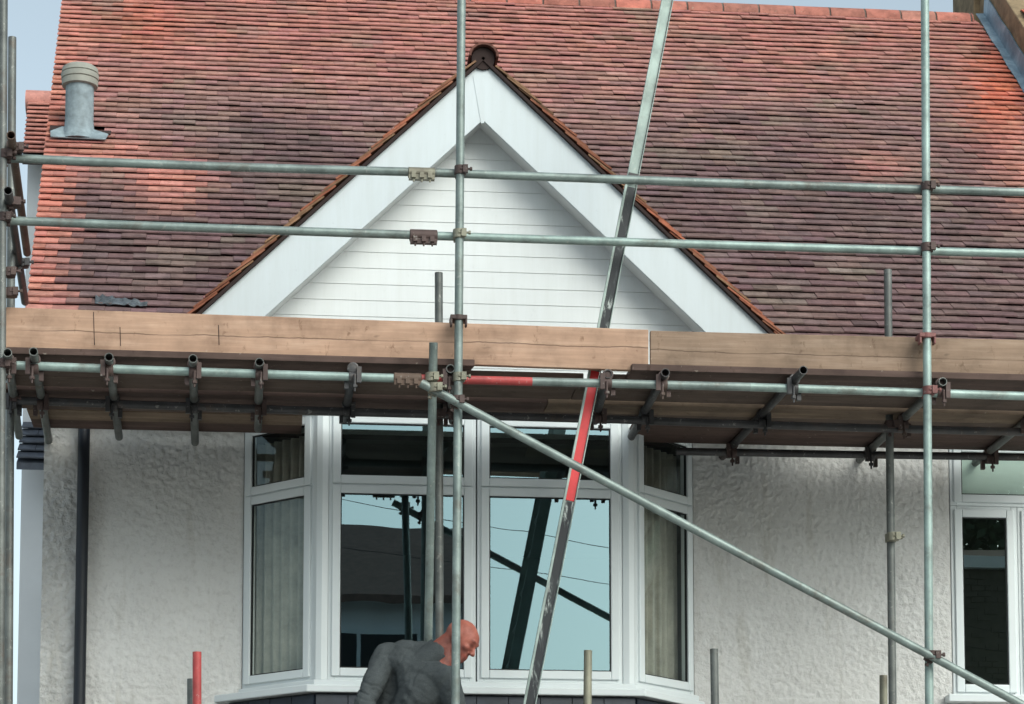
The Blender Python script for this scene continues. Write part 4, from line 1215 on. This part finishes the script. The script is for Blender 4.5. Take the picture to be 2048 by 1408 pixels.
# ================================================================== MAN
def fuse(shapes, voxel, smooth_it, mat, name, fn=None, tint=None):
    """shapes: list of (p0, r0, p1, r1) tapered capsules or (c, (rx,ry,rz), matrix) ellipsoids -> one continuous skin"""
    bm = bmesh.new()
    for s in shapes:
        if len(s) == 4:
            p0, r0, p1, r1 = s
            n = max(2, int((V(p1) - V(p0)).length / (min(r0, r1) * .45)) + 1)
            for i in range(n + 1):
                t = i / n
                bmesh.ops.create_icosphere(bm, subdivisions=2, radius=r0 + (r1 - r0) * t, matrix=Matrix.Translation(V(p0).lerp(V(p1), t)))
        else:
            c, rad, rot = s
            bmesh.ops.create_icosphere(bm, subdivisions=3, radius=1.0, matrix=Matrix.Translation(V(c)) @ rot @ Matrix.Diagonal((*rad, 1)))
    me = bpy.data.meshes.new(name); bm.to_mesh(me); bm.free()
    o = bpy.data.objects.new(name, me); COL.objects.link(o)
    rm = o.modifiers.new('r', 'REMESH'); rm.mode = 'VOXEL'; rm.voxel_size = voxel
    sm = o.modifiers.new('s', 'SMOOTH'); sm.factor = .5; sm.iterations = smooth_it
    dg = bpy.context.evaluated_depsgraph_get()
    me2 = bpy.data.meshes.new_from_object(o.evaluated_get(dg))
    o.modifiers.clear(); o.data = me2; bpy.data.meshes.remove(me)
    if fn:
        nor = [v_.normal.copy() for v_ in me2.vertices]
        for v_, n_ in zip(me2.vertices, nor): v_.co = v_.co + n_ * fn(v_.co, n_)
    me2.materials.clear(); me2.materials.append(mat)
    me2.polygons.foreach_set('use_smooth', [True] * len(me2.polygons))
    at = me2.attributes.new('tint', 'FLOAT_COLOR', 'POINT')
    data = []
    for v_ in me2.vertices: data += [*(tint(v_.co) if tint else (1, 1, 1)), 1]
    at.data.foreach_set('color', data)
    me2.name = name
    return o
YM = 13.86
shR = P(772, 1313, YM + .08); shL = P(894, 1356, YM - .07)
neck0 = P(866, 1310, YM + .0); nape = P(872, 1290, YM)
pel = P(800, 1480, 14.02); chest = P(848, 1385, YM + .02)
skull = P(924, 1277, YM - .02)
man = thing('person', 'bald man in a charcoal sweatshirt bending forward with lowered head behind the pole', 'person', (pel.x, pel.y, 2.474))
# head axes: face looks right, down and slightly towards the street
fwd = V((0.70, -0.42, -0.56)).normalized()
upd = V((0.52, -0.10, 0.62)); upd = (upd - fwd * upd.dot(fwd)).normalized()
lat = fwd.cross(upd).normalized()
HR = Matrix((( fwd.x, lat.x, upd.x), (fwd.y, lat.y, upd.y), (fwd.z, lat.z, upd.z))).to_4x4()
def H(a, l, u_): return skull + fwd * (a * 1.05) + lat * (l * 1.05) + upd * (u_ * 1.05)
head = [(H(-.012, 0, .015), (.098, .075, .088), HR), (H(.030, 0, .005), (.070, .066, .078), HR), (H(.035, 0, -.055), (.056, .056, .062), HR),
        (H(.052, 0, -.098), (.036, .040, .028), HR), (H(.02, .0, -.085), (.055, .054, .038), HR),
        (H(.085, 0, .018), (.014, .048, .013), HR),                              # brow
        (H(.094, 0, -.012), .010, H(.112, 0, -.040), .0125), (H(.103, .011, -.044), .009, H(.103, -.011, -.044), .009),   # nose
        (H(.084, .016, -.070), .008, H(.084, -.016, -.070), .008), (H(.082, .014, -.083), .009, H(.082, -.014, -.083), .009),  # lips
        (H(.070, .036, -.026), .020, H(.066, .040, -.032), .020), (H(.070, -.036, -.026), .020, H(.066, -.040, -.032), .020),   # cheeks
        (H(-.004, .074, -.010), (.024, .010, .034), HR), (H(-.004, -.074, -.010), (.024, .010, .034), HR),      # ears
        (H(-.045, 0, -.045), .060, neck0, .064), (H(-.03, 0, -.06), .056, P(884, 1335, YM - .03), .058)]
elR = P(728, 1410, 13.88); elL = P(922, 1452, 13.74)
haR = P(800, 1490, 13.70); haL = P(905, 1500, 13.68)
def hand(w_, d, n_):
    d = V(d).normalized(); s = d.cross(V(n_)).normalized(); q = s.cross(d)
    L = [(w_, .026, w_ + d * .05 + s * .018, .015), (w_, .026, w_ + d * .05 - s * .018, .015), (w_ + d * .045 + s * .03, .014, w_ + d * .045 - s * .03, .014)]
    for off_, ln in ((.030, .062), (.010, .074), (-.010, .070), (-.029, .054)):
        k0 = w_ + d * .06 + s * off_; k1 = k0 + d * ln * .5 - q * .008; k2 = k1 + d * ln * .35 - q * .026
        L += [(k0, .0092, k1, .0088), (k1, .0088, k2, .0078)]
    t0 = w_ + d * .012 + s * .028; t1 = t0 + d * .03 + s * .024 - q * .012; t2 = t1 + d * .032 + s * .004 - q * .012
    L += [(t0, .0125, t1, .0105), (t1, .0105, t2, .009)]
    return L
footR, footL = V((pel.x - .10, pel.y - .02, 2.474)), V((pel.x + .17, pel.y - .06, 2.474))
knR = footR.lerp(pel, .52) + V((0, -.10, 0)); knL = footL.lerp(pel, .52) + V((.03, -.10, 0))
hipR, hipL = pel + V((-.09, .02, -.03)), pel + V((.09, -.02, -.03))
body = head + [(neck0, .06, chest, .11), (chest, .12, pel, .12), (shR, .05, shL, .05), (shR, .05, elR, .038), (elR, .038, haR, .027), (shL, .05, elL, .038), (elL, .038, haL, .027),
               (hipR, .075, knR, .052), (knR, .05, footR + V((0, 0, .09)), .035), (hipL, .075, knL, .052), (knL, .05, footL + V((0, 0, .09)), .035),
               (footR + V((0, .03, .06)), .03, footR + V((0, -.13, .04)), .025), (footL + V((0, .03, .06)), .03, footL + V((0, -.13, .04)), .025)] \
    + hand(haR, (0.15, -.25, -1), (0, -1, 0)) + hand(haL, (-0.1, -.2, -1), (0, -1, 0))
def skin_tint(p):
    q = p - skull; a, l, u_ = q.dot(fwd), q.dot(lat), q.dot(upd)
    c = (1, 1, 1)
    beard = ss(-.035, -.065, u_) * ss(-.055, -.01, a) * (1 - ss(.0, -.03, -(.2 - abs(l)) + .0)) if u_ > -.16 else 0
    if beard > 0: c = lerp3(c, (.30, .34, .40), .9 * min(1, beard))
    jaw_shade = ss(-.02, -.05, u_) * ss(-.10, -.05, a) * ss(-.20, -.15, u_)
    c = lerp3(c, (.40, .40, .44), .62 * jaw_shade)  # stubble plus the shade under the chin, painted into the skin tint
    blot = noise.noise(p * 38) * .5 + noise.noise(p * 90) * .35
    c = tuple(x * (1 + .22 * blot) for x in c)
    lips = math.exp(-((u_ + .076) / .007) ** 2) * ss(.065, .085, a)
    c = lerp3(c, (.85, .5, .5), .6 * lips)
    eye = math.exp(-((u_ + .008) / .011) ** 2 - ((abs(l) - .031) / .015) ** 2) * ss(.055, .075, a)
    c = lerp3(c, (.22, .20, .2), .8 * eye)  # eye sockets darkened: their shading is painted into the skin tint
    brow = math.exp(-((u_ - .020) / .007) ** 2 - ((abs(l) - .033) / .02) ** 2) * ss(.06, .08, a)
    c = lerp3(c, (.35, .3, .28), .7 * brow)
    hair = ss(.03, -.03, u_) * ss(.01, -.05, a) * ss(-.11, -.06, u_)
    c = lerp3(c, (.62, .62, .64), .5 * hair)
    return c
bo = fuse(body, .0062, 4, M_SKIN, 'body', tint=skin_tint); put(bo, man)
for sg in (1, -1):
    b = MB(); bm_ = H(.0715, sg * .031, -.007)
    b.lathe(bm_ - fwd * .012, [(.002, 0), (.009, .003), (.0118, .009), (.009, .016), (.004, .0195)], 12, fwd); 
    b.build('eye', mat_plain('eye_white', (.55, .5, .46), .2), bo, smooth=60)
def folds(p, n_):
    q = p - shR
    arm = ss(-.05, .12, -(p.x - shR.x)) + .35
    cr = lambda ph, pw: (1 - abs(math.sin(ph))) ** pw
    w1 = .05 * noise.noise(p * 5) + .02 * noise.noise(p * 14)
    f = -.0085 * cr((p.z + p.x * .55 + w1) * 62, 3) * ss(3.74, 3.58, p.z) * arm * (.5 + noise.noise(p * 9 + V((3, 1, 2))))
    f += -.006 * cr((p.x * 1.1 - p.z * .8 + w1) * 30 + 1.0, 5) * (.6 + noise.noise(p * 6))
    f += -.004 * cr((p.x * .5 + p.z * .9 + p.y + w1) * 45 + .4, 6) * (.5 + noise.noise(p * 7 + V((9, 0, 0))))
    return f + .004 * noise.noise(p * 16) + .0022 * noise.noise(p * 40)
mid_s = (shR + shL) / 2
sweat = [(shR + V((.03, 0, 0)), .083, shL + V((-.03, .0, 0)), .083), (mid_s + V((-.02, .03, .0)), .10, chest + V((-.01, .02, 0)), .145), (chest, .15, pel, .148), (shR + V((.06, .06, -.03)), .10, pel + V((-.03, .04, .1)), .13),
         (P(805, 1306, YM + .06), .078, P(850, 1308, YM + .02), .074),
         (chest + V((0, 0, .06)), .10, P(872, 1308, YM - .01), .073),
         (shR, .080, elR, .062), (elR, .060, haR + (elR - haR) * .14, .043), (shL, .076, elL, .060), (elL, .058, haL + (elL - haL) * .14, .043)]
sw = fuse(sweat, .0075, 6, M_SWEAT, 'sweatshirt', fn=folds); put(sw, man)
# ribbed stand collar
b = MB(); cdir = (skull - neck0).normalized(); cdir = (cdir + V((0.1, 0, 0))).normalized()
c0 = P(869, 1309, YM - .01)
prof = [(.084, -.10), (.086, -.02), (.080, .012), (.078, .040), (.074, .043), (.070, .036), (.070, -.01)]
b.lathe(c0, prof, 28, (cdir + V((-.05, -.1, .25))).normalized()); b.build('collar', M_SWEAT, sw, smooth=60)
tr_ = fuse([(pel + V((0, 0, .02)), .135, pel + V((0, 0, -.1)), .13), (hipR, .10, knR, .078), (knR, .076, footR + V((0, 0, .08)), .062), (hipL, .10, knL, .078), (knL, .076, footL + V((0, 0, .08)), .062)], .012, 4, M_TROUSER, 'trousers'); put(tr_, man)
for ft in (footR, footL):
    bt = fuse([(ft + V((0, .03, .10)), .052, ft + V((0, .03, .05)), .05), (ft + V((0, .03, .045)), .045, ft + V((0, -.14, .036)), .038)], .01, 3, M_BOOT, 'boot'); put(bt, man)
